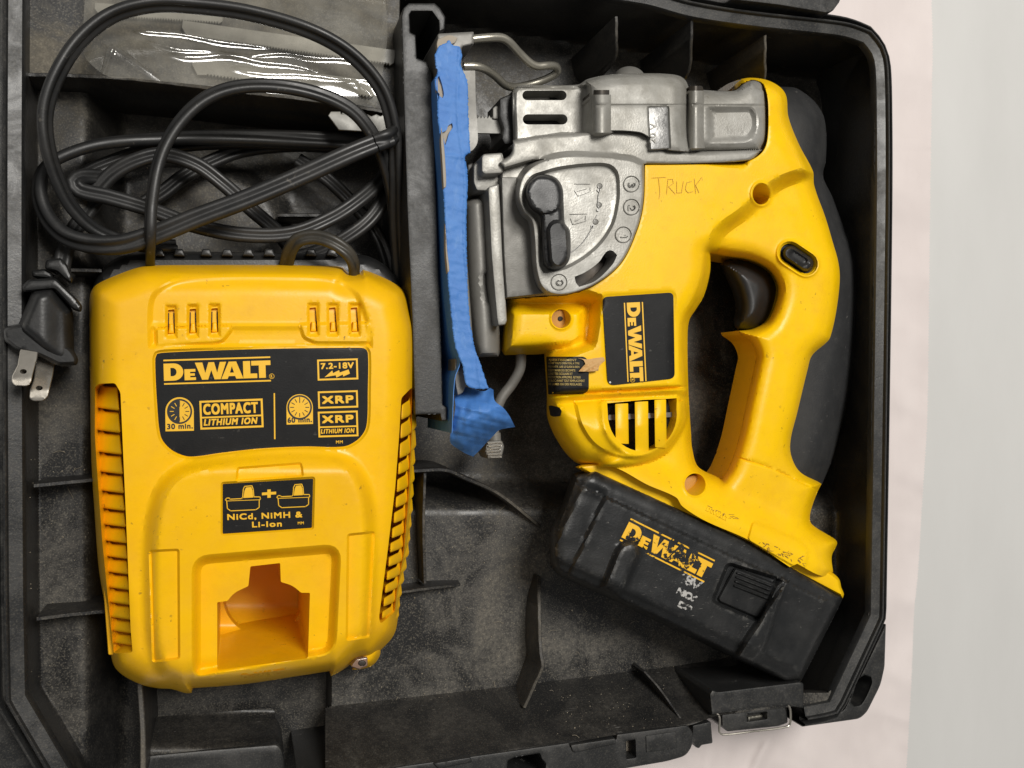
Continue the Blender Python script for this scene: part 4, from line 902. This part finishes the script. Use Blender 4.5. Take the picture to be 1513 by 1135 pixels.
plate('boss_floor', circle(1124.5, 290, 17), 56, M_orange, housing, low=50); plate('boss_floor', circle(1027, 722, 20), 56, M_orange, housing, low=46); 
b3 = plate('boss_floor', circle(829, 471, 16), 65, M_orange, housing, low=60, bev=3, bh=.5); plate('screw_hole', circle(828, 471, 3.6), 65.4, M_dark, housing, low=64, bev=.5, bh=.1)
sidehole = fil([(810.5, 600), (814, 599), (826, 602), (830, 607), (828, 615), (818, 616), (813, 614)], 2)
relief('side_opening_shade', sidehole, lambda P: hs_z(P) + .25, M_dark, housing, spacing=3)  # hole is not cut; a dark surface patch paints its inner shade
# motor vent: dark inside, bright wire, bars
relief('vent_back', offset(resample(ventw, 3), -1.5), lambda P: hs_z(P) - 7.5, M_dark, saw, spacing=6)
relief('motor_winding', fil([(899, 613), (998, 609), (999, 616), (899, 621)], 2), lambda P: hs_z(P) - 5.5, M_shoe, saw, spacing=4)
for xa, xb, ya, yb in ((909, 928, 597, 656), (938, 957.5, 594, 668), (967, 984, 591, 662)):
    p = fil([(xa, ya), (xb, ya - 1), (xb + 1, yb), (xa + 1, yb - 1)], [1, 1, 1, 1])
    relief('vent_bar', p, lambda P, xa=xa, xb=xb: hs_z(P) * .5 + .5 * float(hs_z(np.array([[(xa + xb) / 2, 620.]]))[0]) - 2.8 + 1.2 * np.sqrt(np.clip(1 - ((P[:, 0] - (xa + xb) / 2 + .5) / ((xb - xa) / 2 + 1)) ** 2, 0, 1)), M_yel, saw, low=70, spacing=3.5, vert=False)
# black name plate
npl = relief('name_plate', offset(plate_p, 1.0), lambda P: hs_z(P) + .6, M_lab, saw, spacing=5, rim=(1, 3), angle=60)
i4 = Ink(); i4.logo(945.5, 446.5, 117, 19.5, 87.4); i4.stroke(circle(934.5, 561.5, 3.3, 14), .8, True); i4.text('R', 932.5, 560, 3, 3.6, 87, .02)
i4.build('lettering', hs_z, .85, M_ink, npl)
i4 = Ink(); i4.poly(circle(901.5, 565, 1.5, 10)); i4.build('rivet', hs_z, .9, M_white, npl)
# warning label on the motor side, torn tape on its corner
wlb = fil([(807, 527), (864, 527), (870, 534), (870, 576), (864, 582), (810, 583)], [2, 5, 3, 6, 6, 2])
wl_o = relief('warning_label', wlb, lambda P: hs_z(P) + .6, M_lab, saw, spacing=3.5, rim=(1,), angle=60)
i5 = Ink()
for k, (s, x1) in enumerate((('AVERTISSEMENT', 852), ('AVANT TOUTE OPERATION, A TITRE', 856), ('PREVENTIF, LIRE LE GUIDE & BIEN', 856), ('POSITIONNER DE L\'ESCOMPTE', 850), ('LUNETTES OCULAIRE ET', 846), ('PROTECTION APPROPRIE. RETIRER', 858), ('LE BLOC AVANT TOUT REMPLACEMENT', 864), ('DE LAMES OU DES REGLAGES.', 860))):
    i5.text(s, 810, 533.5 + k * 5.1, x1 - 810, 3.4, .5, .01)
i5.build('lettering', hs_z, .9, M_inkdim, wl_o)
tt = cr([(853, 529), (868, 531), (880, 529), (892, 528), (894, 533), (886, 540), (884, 548), (870, 549), (855, 549), (860, 543), (865, 538), (862, 532)], 2.5, corner=60)
relief('torn_label_flap', tt, lambda P: hs_z(P) + 1.2 + 1.2 * np.abs(np.sin(P[:, 0] * .22 + P[:, 1] * .35)) * sst(P[:, 1], 528, 546), plastic('label_underside', (.60, .38, .16), .7, spots=.3, film=.6, filmcol=(.45, .22, .06), bst=.5), saw, spacing=2.6, angle=60)
# handwriting
hw_ = Ink()
for L in ([(963, 263), (984, 262)], [(973, 263), (975, 284), (974, 294)], [(985, 287), (987, 265), (994, 265), (995, 271), (988, 276), (998, 287)], [(1000, 268), (1000, 285), (1007, 285), (1010, 268)], [(1022, 268), (1015, 270), (1013, 280), (1017, 285), (1024, 283)], [(1026, 264), (1028, 286)], [(1037, 262), (1028, 274), (1033, 285)]):
    hw_.stroke(cr(np.array(L, float), 3, closed=False), .85)
hw_.build('handwriting', hs_z, .18, M_pencil, housing)
hw2 = Ink(); rg = random.Random(11)
for k in range(46):
    t = rg.random(); x = 1122 + 62 * t + rg.uniform(-3, 3); y = 803 + 27 * t + rg.uniform(-5, 6); a = rg.uniform(-.9, 1.4); L = rg.uniform(1.5, 6)
    hw2.stroke([(x, y), (x + L * math.cos(a), y + L * math.sin(a))], rg.uniform(.5, 1.0))
for k in range(14):
    x = 1040 + rg.uniform(0, 46); y = 744 + (x - 1040) * .5 + rg.uniform(-3, 4); hw2.stroke([(x, y), (x + rg.uniform(3, 9), y + rg.uniform(0, 4))], .6)
hw2.build('scuff_mark', hs_z, .2, plastic('scuff', (.30, .16, .02), .6, spots=0, film=.5, filmcol=(.08, .05, .02), bst=0), housing)
em2 = Ink(); em2.logo(1046, 748, 36, 7, 27, lines=False); em2.build('embossed_lettering', hs_z, .25, M_yel, housing)
# rubber over-grip
gr = cr([(1150, 128), (1175, 130), (1192, 140), (1206, 153), (1217, 172), (1221, 199), (1220, 239), (1216, 260), (1230, 291), (1251, 344), (1257, 356), (1267, 390), (1270, 442), (1266, 509), (1257, 575), (1238, 650), (1228, 684), (1214, 717), (1185, 700), (1165, 672), (1165, 640), (1190, 545), (1197, 525), (1220, 506), (1232, 470), (1238, 416), (1236, 388), (1215, 318), (1199, 274), (1196, 252), (1176, 212), (1160, 175), (1155, 145)], 3, corner=70)
go = gr[:np.argmin(np.hypot(gr[:, 0] - 1214, gr[:, 1] - 717)) + 1]
relief('rubber_grip', gr, lambda P: 33 + 21 * rnd(udist(P, go[:-1], go[1:]), 42) - 1 * sst(P[:, 1], 300, 700), M_rub, saw, low=22, spacing=6, rim=(1, 3, 7, 12))
# trigger, lock button
tr = cr([(1064, 390), (1078, 383), (1105, 385), (1137, 401), (1148, 421), (1148, 438), (1137, 470), (1119, 486), (1090, 487), (1084, 476), (1087, 455), (1082, 432), (1070, 405)], 3, corner=70)
relief('trigger', tr, lambda P: 37 + 17 * rnd(np.maximum(sdf(P, tr), 0), 30), M_trig, saw, low=26, spacing=2.5, rim=(1, 2, 4, 7, 12))
lk = capsule(1168, 374.5, 1190, 389.5, 12.2); relief('lock_button', lk, lambda P: 60 + 6.2 * rnd(np.maximum(sdf(P, lk), 0), 6) - 1.3 * sst(sdf(P, capsule(1172, 376, 1187, 386, 6)), -2, 3), M_trig, saw, low=54, spacing=3, rim=(.5, 1.5, 3, 5))
plate('lock_recess', offset(resample(lockh, 3), -3), 60.5, M_dark, saw, low=58)
# battery pack
bp = fil([(846, 700), (880, 690), (1110, 795), (1247, 880), (1242, 892), (1184, 1006), (1160, 1009), (900, 884), (824, 850), (813, 834), (812, 786), (829, 748)], [4, 4, 4, 4, 3, 5, 5, 3, 8, 10, 10, 6])
relc = fil([(1076, 834), (1160, 860), (1120, 916), (1054, 888)], 6)
bump1 = cr([(886, 868), (896, 845), (908, 815), (918, 802), (934, 797), (944, 804), (946, 822), (936, 848), (926, 872), (916, 884), (900, 880)], 3)
ridgeR = cr([(1142, 862), (1158, 852), (1163, 862), (1150, 905), (1128, 968), (1112, 984), (1094, 980), (1082, 972), (1102, 940), (1122, 910)], 3)
def bt_z(P):
    x, y = P[:, 0], P[:, 1]; d = np.maximum(sdf(P, bp), 0); z = 44 + 27 * (.72 * rnd(d, 9) + .28 * rnd(d, 26))
    n = (x - 846) * (-.4227) + (y - 690) * .906       # away from the yellow collar
    z = z - 1.6 * sst(n, 22, 18) - 2.0 * sst(n, 128, 140)
    z = z + 4.5 * sst(sdf(P, bump1), -2, 10) + 4.6 * sst(sdf(P, ridgeR), -2, 9) - 3.5 * sst(sdf(P, relc), -4, 1.5)
    along = (x - 846) * .906 + (y - 690) * .4227
    z = z - 2.2 * sst(along, 66, 58) * sst(n, 5, 30) - 1.6 * sst(along, 28, 20) + .05 * rough(P, 30, 3)
    return z
bat = relief('battery_pack', bp, bt_z, M_batt, saw, low=18, vert=False, spacing=4, rim=(.7, 2, 4.5, 8), feats=[(bump1, (-2, 1, 4, 8)), (ridgeR, (-2, 1, 4, 8)), (relc, (-4, -1, 1.5))])
bz = lambda P: bt_z(P) * 1.0
i6 = Ink(); i6.logo(929.5, 771, 139, 25.5, 26.5); i6.build('lettering', bz, .2, M_wornY, bat)
i7 = Ink(); i7.block('18V', 1002, 860, 33, 17, 26, 3.6); i7.block('NiCd', 998, 877, 32, 11, 26, 3.0); i7.block('DC', 1000, 896, 22, 10, 26, 3.0); i7.build('lettering', bz, .2, M_wornW, bat)
rb = fil([(1086, 838), (1148, 862), (1143, 876), (1124, 912), (1118, 914), (1062, 890), (1060, 884), (1074, 858)], [3, 3, 2, 3, 3, 3, 2, 2])
def rb_z(P):
    n = (P[:, 0] - 1086) * (-.36) + (P[:, 1] - 838) * .933; d = np.maximum(sdf(P, rb), 0)
    return bt_z(np.array([[1040., 800.]]))[0] - 3.0 + 2.6 * rnd(d, 4) + .8 * sst(n, 34, 8)
btn = relief('release_button', rb, rb_z, M_blk, bat, low=60, vert=True, spacing=3.5, rim=(.6, 1.6, 3))
for k in range(4):
    a = np.array([1090, 846.5]) + k * np.array([-1.3, 6.4]); bb = a + np.array([50, 19.5]) * (1 - .02 * k)
    cp = capsule(a[0], a[1], bb[0], bb[1], 1.9, 6); relief('button_rib', cp, lambda P: rb_z(P) + .1 + .9 * rnd(np.maximum(sdf(P, cp), 0), 1.9), M_blk, bat, low=64, spacing=3, rim=(.5, 1.2))
cl = cr([(850, 690), (862, 686), (905, 684), (960, 705), (1015, 735), (1100, 780), (1180, 825), (1229, 846), (1240, 856), (1243, 868), (1247, 878), (1245, 884), (1150, 834), (1104, 812), (1041, 783), (975, 748), (882, 707)], 3, corner=60)
relief('battery_collar', cl, lambda P: 58 + 7 * rnd(np.maximum(sdf(P, cl), 0), 5), M_yel, bat, low=50, vert=False, spacing=5, rim=(.7, 2, 4, 6))

# ---- gear case
dome = cr([(866, 120), (905, 108), (982, 107), (1006, 112), (1016, 128), (1018, 200), (1030, 236), (950, 236), (870, 205)], 3, corner=50)
motor_m = cr([(1018, 136), (1085, 134), (1110, 122), (1130, 135), (1133, 165), (1132, 205), (1122, 222), (1018, 222)], 3, corner=50)
win = fil([(1046, 160), (1110, 159), (1118, 172), (1118, 192), (1106, 208), (1048, 210)], [3, 12, 12, 14, 14, 3])
fork = fil([(757, 128), (872, 126), (872, 200), (830, 198), (757, 209)], [8, 3, 6, 2, 3])
flange = cr([(757, 209), (790, 202), (830, 198), (944, 196), (985, 222), (1126, 222), (1106, 238), (952, 243), (895, 232), (800, 236), (745, 250), (737, 240), (754, 228)], 3, corner=50)
selp = cr([(823, 232), (860, 230), (930, 236), (950, 244), (950, 299), (941, 339), (917, 389), (878, 421), (838, 435), (812, 433), (799, 421), (792, 395), (789, 350), (785, 326), (774, 314), (766, 290), (772, 262), (790, 244)], 3, corner=50)
seld = cr([(827, 248), (870, 243), (899, 244), (911, 254), (914, 275), (913, 299), (904, 334), (879, 368), (838, 395), (804, 402), (798, 390), (796, 340), (790, 322), (776, 305), (774, 282), (785, 262), (805, 254)], 3, corner=60)
plate_rect = fil([(956, 157), (988, 156), (991, 221), (960, 223)], 4)
slot1 = capsule(779, 141, 830, 141, 7.2); slot2 = capsule(780, 176.5, 831, 176.5, 7.6)
arcs = cr([(849, 409), (865, 402), (884, 388), (896, 372), (904, 370), (912, 377), (905, 391), (880, 415), (856, 424), (851, 418)], 2.5, corner=60)
def gc_z(P):
    x, y = P[:, 0], P[:, 1]; d = np.maximum(sdf(P, GCO), 0)
    z = 64 + 8 * rnd(d, 7)
    z = z - 3.5 * sst(sdf(P, fork), -1, 3)
    z = z + 8.5 * rnd(np.maximum(sdf(P, dome), 0), 24) * sst(sdf(P, dome), -.5, 2) + 5 * rnd(np.maximum(sdf(P, motor_m), 0), 20) * sst(sdf(P, motor_m), -.5, 2)
    z = z - 2.0 * sst(sdf(P, win), -3, 7)
    fl = sdf(P, flange); z = np.where(fl > -1.2, np.maximum(z * (1 - sst(fl, -1.2, 1.2)) + 75.5 * sst(fl, -1.2, 1.2), z * (fl < 1.2)) if False else z * (1 - sst(fl, -1.2, 1.2)) + (75 + 2.5 * rnd(np.maximum(fl, 0), 5)) * sst(fl, -1.2, 1.2), z)
    se = sdf(P, selp); z = z * (1 - sst(se, -7, 1.5)) + (80.5 + .8 * rnd(np.maximum(se, 0), 3)) * sst(se, -7, 1.5)
    z = z - 2.4 * sst(sdf(P, seld), -2, 4)
    z = z - .5 * np.exp(-((y - 155 - (x - 900) * .004) / 1.1) ** 2) * (x > 872) * (x < 1134)
    z = z - .9 * sst(sdf(P, plate_rect), -1, 1.5)
    for cx_, cy_ in ((933, 272), (933, 306), (921, 347), (826, 417)):
        z = z - .55 * sst(11.6 - np.hypot(x - cx_, y - cy_), -.8, 1.0)
    return z
gear = relief('gear_case', GCO, gc_z, M_alu, saw, low=34, vert=False, holes=[slot1, slot2, arcs], hole_low=[60, 60, 72], spacing=4.5, rim=(.7, 2, 4, 7),
    feats=[(fork, (-1, 1, 3)), (dome, (-.5, .7, 2, 4, 8, 14, 20)), (motor_m, (-.5, 2, 5, 10, 16)), (win, (-3, 0, 3, 7)), (flange, (-1.2, 0, 1.2, 3, 6)), (selp, (-7, -4, -1, 1.5, 3)), (seld, (-2, 1, 3, 5.5)), (plate_rect, (-1, 1.5))] + [(circle(a, b, 11.6, 24), (-.8, 1.0)) for a, b in ((933, 272), (933, 306), (921, 347), (826, 417))],
    dense=[(np.array([(872, 152), (1134, 152), (1134, 158), (872, 158)]), 1.6)])
plate('slot_back', fil([(766, 130), (846, 130), (846, 190), (766, 190)], 3), 60.5, M_dark, saw, low=58); plate('slot_back', fil([(843, 408), (900, 364), (918, 366), (918, 385), (856, 428)], 2), 71, M_dkm, saw, low=70)
plate('guide_roller', capsule(784, 175, 818, 176, 2), 62, M_steel, saw, low=60, bev=2, bh=1); plate('guide_roller', fil([(774, 143), (812, 140), (812, 148), (774, 149)], 2), 61.4, M_shoe, saw, low=60, bev=2, bh=.5)
plate('wear_plate', offset(resample(plate_rect, 3), 1.5), float(gc_z(np.array([[973., 190.]]))[0]) + .5, M_aluw, saw, low=70, bev=1.5, bh=.4)
iw = Ink(); iw.text('20 V', 969, 212, 30, 9, -88, .02); iw.build('embossed_lettering', lambda P: P[:, 0] * 0 + float(gc_z(np.array([[973., 190.]]))[0]), .8, M_alu, saw)
plate('front_panel', cr([(741, 262), (764, 262), (762, 290), (770, 314), (783, 330), (787, 395), (795, 425), (804, 434), (749, 440), (745, 380)], 3, corner=50), 73.4, M_alud, saw, low=66, bev=1.5, bh=.4, spacing=8)
# screw posts: upright half-round columns
for xa, xb, ya, yb, z in ((873, 908, 140, 196, 81), (1016, 1042, 134, 219, 79)):
    p = fil([(xa, ya), (xb - 2, ya), (xb, yb), (xa + 2, yb)], 1.5)
    po = relief('screw_post', p, lambda P, xa=xa, xb=xb, z=z: z - 7 + 9 * np.sqrt(np.clip(1 - ((P[:, 0] - (xa + xb) / 2) / ((xb - xa) / 2 + .4)) ** 2, 0, 1)) - .6 * np.exp(-((P[:, 1] - 155) / 1.2) ** 2), M_alu, saw, low=66, spacing=3, vert=True)
    relief('screw_head', fil([(xa + 2, ya - 7), (xb - 4, ya - 7), (xb - 2, ya + 1), (xa + 1, ya + 1)], 3), lambda P, xa=xa, xb=xb, z=z: z - 8 + 9 * np.sqrt(np.clip(1 - ((P[:, 0] - (xa + xb) / 2) / ((xb - xa) / 2 + .4)) ** 2, 0, 1)), M_dkm, saw, low=66, spacing=3, vert=True)
relief('cap_nut', circle(930, 118, 24, 40, ry=20), lambda P: 52 + 12 * rnd(np.maximum(1 - np.hypot((P[:, 0] - 930) / 24, (P[:, 1] - 118) / 20), 0), .8), M_shoe, saw, low=44, spacing=4)
relief('hood', cr([(1060, 134), (1080, 122), (1109, 116), (1118, 122), (1085, 127), (1076, 134)], 3, corner=60), lambda P: P[:, 0] * 0 + 58, M_dkm, saw, low=50, spacing=4)
# selector lever with marks
lv = cr([(776, 287), (780, 270), (792, 259), (806, 257.5), (822, 263), (831, 277), (833, 300), (835, 330), (842, 340), (843, 375), (838, 390), (824, 399), (810, 398), (802, 390), (799, 330), (797, 318), (784, 308)], 2.5)
relief('selector_lever', lv, lambda P: 78 + 8 * rnd(np.maximum(sdf(P, lv), 0), 7) + 1.5 * sst(30 - np.hypot(P[:, 0] - 805, P[:, 1] - 287), 0, 3) + 4 * sst(sdf(P, capsule(824, 341, 827, 381, 15)), -2, 4), M_lev, saw, low=74, spacing=3, rim=(.6, 1.6, 3, 5), feats=[(capsule(824, 341, 827, 381, 15), (-2, 0, 2, 4))])
em = Ink()
for s, x, y in (('3', 928.5, 266.5), ('2', 928.5, 300.5), ('1', 917, 343), ('0', 822, 411.5)): em.block(s, x, y + (1.5 if s != '1' else 3), 8.5 if s != '1' else 5.5, 11, 90, 1.7)
for a in ((933, 272), (933, 306), (921, 347), (826, 417)): em.stroke(circle(a[0], a[1], 11.4, 26), .8, True)
for L in ([(850, 271), (873, 271)], [(850, 281), (855, 289), (873, 282), (873, 276)], [(853, 282), (868, 278)], [(843, 316), (868, 315)], [(844, 322), (847, 331), (866, 326), (866, 318)], [(851, 326), (862, 320)]): em.stroke(L, 1.2)
em.build('embossed_mark', lambda P: gc_z(P), .55, M_alu, saw)
em = Ink(); em.stroke(cr(np.array([(884, 276), (886, 281), (884, 291), (884, 304), (885, 309)], float), 2, closed=False), 1.3); em.stroke(cr(np.array([(883, 317), (878, 326)], float), 2, closed=False), 1.1); em.stroke(cr(np.array([(876, 334), (870, 346), (858, 362), (842, 374)], float), 2, closed=False), 1.7)
em.poly(circle(885, 281, 2.6, 10)); em.poly(circle(884, 310, 2.6, 10)); em.poly(circle(876, 334, 2.6, 10)); em.build('index_line', lambda P: gc_z(P), .5, M_white, saw)
for c in ((886, 275), (885, 303), (880, 328)): plate('detent', circle(c[0], c[1], 4.6, 16), float(gc_z(np.array([c], float))[0]) + .25, M_alud, saw, low=70, bev=1.5, bh=.3)
# saw dust caught on the plate
# ---- shoe: upright plate, brackets, guard wire, blade
shoe = relief('shoe', fil([(646, 50), (700, 47), (700, 66), (682, 70), (684, 300), (700, 520), (706, 552), (698, 560), (688, 556), (684, 540), (670, 400), (657, 200)], [5, 2, 2, 4, 4, 4, 4, 6, 6, 4, 4, 4]), lambda P: 73 + 1.2 * rnd(np.maximum(sdf(P, fil([(646, 50), (700, 47), (700, 66), (682, 70), (684, 300), (700, 520), (720, 575), (715, 640), (668, 650), (672, 560), (660, 400), (650, 200)], 4)), 0), 3) - 5 * sst(P[:, 1], 480, 530), M_shoe, saw, low=18, vert=True, spacing=7)
relief('shoe_edge', cr([(684, 98), (696, 100), (702, 104), (703, 150), (706, 200), (705, 212), (698, 222), (684, 228)], 3, corner=50), lambda P: P[:, 0] * 0 + 69, M_shoe, saw, low=50, vert=True, spacing=8)
kn = cr([(684, 300), (694, 295), (706, 293), (717, 296), (722, 330), (726, 405), (719, 407), (720, 425), (724, 445), (732, 447), (737, 475), (739, 520), (736, 527), (706, 528), (698, 505), (690, 440), (686, 370)], 3, corner=60)
relief('shoe_bracket', kn, lambda P: 55 + 7 * rnd(np.maximum(sdf(P, kn), 0), 9) + 4 * np.sin(np.clip((P[:, 0] - 686 - (P[:, 1] - 300) * .06) / 40, 0, 1) * 3.14), M_shoe, saw, low=40, spacing=5)
plate('bracket_slot', fil([(718, 404), (730, 405), (733, 446), (721, 446)], 2), 58, M_dkm, saw, low=52)
plate('clamp_bar', fil([(721, 282), (722, 276), (737, 272), (739, 300), (744, 400), (749, 474), (746, 480), (736, 481), (734, 470), (726, 380)], 2), 72, M_alu, saw, low=56, bev=2, bh=.8)
plate('clamp_block', fil([(699, 246), (702, 241), (714, 241), (716, 256), (722, 258), (740, 258), (738, 276), (722, 283), (704, 282), (699, 270)], 3), 69, M_alu, saw, low=52, bev=3, bh=1)
plate('clamp_block', fil([(711, 233), (714, 228), (742, 226), (744, 234), (744, 253), (740, 257), (716, 258), (711, 254)], 3), 75, M_alu, saw, low=60, bev=3, bh=1)
plate('clamp_stop', fil([(690, 243), (699, 240), (700, 270), (694, 272), (690, 268)], 3), 62, M_dkm, saw, low=50, bev=2, bh=1)
def rod(pts, r, name, mat):
    q = cr(np.asarray(pts, float), 3, closed=False, corner=100); v, f = tube_data(W(q[:, 0], q[:, 1], q[:, 2]), r, 12); return obj(name, v, f, mat, saw)
rod([(690, 59, 71), (720, 56, 71), (741, 56, 70), (752, 62, 69), (768, 79, 66), (783, 93, 64), (794, 98, 63), (810, 97, 62), (821, 98, 60), (824, 105, 58), (815, 113, 56), (796, 121, 54), (778, 126, 54), (760, 129, 56), (747, 126, 59), (730, 111, 64), (714, 101, 68), (700, 98, 69), (685, 98, 69)], .0015, 'guard_wire', M_steel)
rod([(770, 520, 48), (768, 545, 47), (756, 568, 45), (740, 590, 44), (730, 620, 43), (730, 645, 43)], .0021, 'clamp_lever', M_shoe)
rod([(730, 640, 43), (731, 655, 43)], .0026, 'clamp_lever', M_shoe)
hd = fil([(719, 652), (742, 651), (745, 660), (741, 678), (722, 679), (716, 668)], 3)
plate('lever_head', hd, 48, M_shoe, saw, low=36, bev=2, bh=1)
for k in range(6):
    y = 654.5 + k * 4.2; a = 720 - (k in (2, 3)) * 2; plate('lever_ridge', fil([(a + .5, y), (a + 22, y - 1.4), (a + 22, y + .9), (a + .5, y + 2.3)], .5), 49, M_prong, saw, low=47.5, bev=.8, bh=.4)
bt = [(700, 174)] + [q for k in range(9) for q in ((703 + k * 5.0, 170.5 - (k == 6) * 3), (705.5 + k * 5.0, 175))] + [(752, 175), (752, 198), (700, 197)]
plate('blade', np.array(bt, float), 58, M_blade, saw, low=56.8, bev=.6, bh=.2, spacing=10)
plate('blade_clamp', fil([(738, 146), (752, 140), (760, 140), (760, 212), (746, 214), (741, 205), (744, 190), (738, 172)], 2), 62, M_blk, saw, low=45, bev=2, bh=1)
plate('blade_stub', fil([(728, 160), (733, 156), (738, 158), (738, 176), (728, 176)], 2), 59, M_shoe, saw, low=57)
# blue tape along the shoe, torn and folded
tp = [(650, 67), (657, 65), (664, 58), (668, 66), (679, 69), (683, 84), (681, 96), (688, 113), (691, 122), (692, 170), (695, 226), (688, 229), (687, 236), (689, 243), (691, 262), (690, 300), (689, 330), (691, 420), (694, 470), (702, 516), (707, 530), (716, 556), (722, 574), (706, 575), (690, 570), (686, 560), (683, 540), (678, 528), (672, 510), (668, 480), (662, 420), (658, 340), (654, 260), (654, 215), (648, 190), (646, 150), (649, 140), (643, 132), (642, 120), (646, 108), (643, 95), (643, 80)]
TP = resample(cr(tp, 2.5, corner=55), 1.6); TP = TP + np.random.RandomState(4).uniform(-.7, .7, TP.shape)
tear = [cr(np.array(t, float), 2, corner=50) for t in ([(653, 196), (660, 192), (662, 186), (668, 182), (669, 188), (664, 196), (661, 206), (658, 215), (656, 208)], [(645, 118), (649, 112), (653, 124), (656, 140), (654, 145), (648, 140)])]
def tp_z(P):
    x, y = P[:, 0], P[:, 1]; d = np.maximum(sdf(P, TP), 0); lx = x - np.interp(y, [66, 200, 300, 420, 520, 575], [646, 650, 656, 662, 674, 684])
    return 75.3 + .4 * rnd(d, 2) + .09 * rough(P, 24, 4) + .04 * rough(P, 9, 6) + .35 * np.exp(-((lx - 30 - 3 * np.sin(y * .03)) / 1.6) ** 2) + .10 * np.clip(rough(P, 44, 8, 6, True), -1.5, 1.5) + .3 * np.exp(-((y - 229 - lx * .1) / 2.) ** 2)
relief('masking_tape', TP, tp_z, M_tape, saw, low=69, vert=False, holes=tear, hole_low=[74, 74], spacing=2.6, angle=60)
ribwall('masking_tape', [(646, 110, 74.6), (647, 150, 74.8), (650, 195, 74.8), (656, 260, 74.8), (660, 340, 74.8), (664, 420, 74.8), (670, 480, 74.6), (675, 515, 74.4), (680, 535, 74), (672, 560, 73), (668, 640, 70)], 30, .4, M_tape, saw, wob=.1)
plate('tape_tear', offset(resample(tear[0], 2), -2), 74.6, M_tear, saw, low=73); plate('tape_tear', offset(resample(tear[1], 2), -2), 74.6, M_tear, saw, low=73)
for t_ in ([(652, 188), (655, 205), (658, 240), (659, 276), (655, 279), (653, 240), (651, 205)], [(658, 330), (661, 372), (664, 400), (661, 404), (658, 370)]):
    plate('tape_tear', cr(np.array(t_, float), 2, corner=60), 76.3, M_tear, saw, low=74)
plate('tape_tear', cr([(647, 58), (664, 52), (676, 56), (672, 64), (655, 68), (648, 80), (645, 66)], 3), 75.3, M_tear, saw, low=73)
plate('tape_tear', cr([(672, 530), (678, 530), (684, 545), (688, 566), (684, 580), (676, 584), (672, 560)], 3), 70.5, M_shoe, saw, low=60)
tf = cr([(672, 586), (680, 576), (686, 571), (700, 575), (716, 578), (724, 573), (729, 576), (731, 592), (744, 603), (753, 615), (761, 631), (748, 633), (737, 636), (728, 645), (719, 654), (710, 664), (699, 675), (684, 668), (666, 655), (665, 646), (670, 620), (673, 600)], 2.5, corner=50)
def tf_z(P):
    x, y = P[:, 0], P[:, 1]; q = (x - 705) * .50 + (y - 632) * .866         # fold running up to the right
    f2 = (x - 680) * .95 + (y - 620) * -.3
    k1 = (x - 690) * .62 + (y - 600) * .78; k2 = (x - 712) * .35 - (y - 610) * .94; k3 = (x - 676) * .97 + (y - 620) * -.24
    sp = lambda v: .5 * (v + np.sqrt(v * v + 6)); ab = lambda v: np.sqrt(v * v + 5)
    z = 76 - .10 * sp(q) - .26 * sp(q - 12) - .13 * ab(q + 12) - .12 * ab(k2) - .22 * sp(-k3) - .09 * ab(k1 - 14) - .06 * sp(k2 - 18)
    return z + .3 * rough(P, 20, 12) + .2 * np.clip(rough(P, 26, 13, 6, True), -1.5, 1.5)
relief('masking_tape', tf, tf_z, M_tape, saw, spacing=2.2, angle=24, low=None)

# crumbs and fibres lying in the case
cb = MB(); rng = random.Random(3)
for _ in range(520):
    rx = rng.random()
    if rx < .45: x, y = rng.uniform(500, 800), rng.uniform(740, 1050)
    elif rx < .75: x, y = rng.uniform(800, 1000), rng.uniform(900, 1090)
    elif rx < .9: x, y = rng.uniform(42, 132), rng.uniform(560, 1010)
    else: x, y = rng.uniform(60, 560), rng.uniform(240, 360)
    z = float(tray_z(np.array([[x, y]]))[0]) + .15; c = W(x, y, z); s = rng.uniform(.07, .24) / 1000 * (2.2 if rng.random() < .04 else 1)
    if rng.random() < .05:
        a = rng.uniform(0, 6.28); L = rng.uniform(1.2, 4.5) / 1000; dd = np.array([math.cos(a), math.sin(a), 0]); b = np.array([-dd[1], dd[0], 0])
        cpts = np.array([c + dd * L * (t - .5) + b * L * .2 * math.sin(t * 3 + a) + np.array([0, 0, .0004]) for t in np.linspace(0, 1, 6)]); cb.add(*tube_data(cpts, .00006, 4)); continue
    o8 = np.array([(1, 0, 0), (-1, 0, 0), (0, 1, 0), (0, -1, 0), (0, 0, 1), (0, 0, -1)], float) * s * np.array([[rng.uniform(.6, 1.4)] * 3 for _ in range(6)])
    cb.add(c + o8, [(0, 2, 4), (2, 1, 4), (1, 3, 4), (3, 0, 4), (2, 0, 5), (1, 2, 5), (3, 1, 5), (0, 3, 5)])
o = cb.build('sawdust', plastic('sawdust', (.36, .31, .23), .8, spots=0, film=.5, filmcol=(.2, .17, .12), bst=0), None); o['kind'] = 'stuff'
tag(o, 'pale sawdust crumbs and fibres scattered over the case floor', 'sawdust')
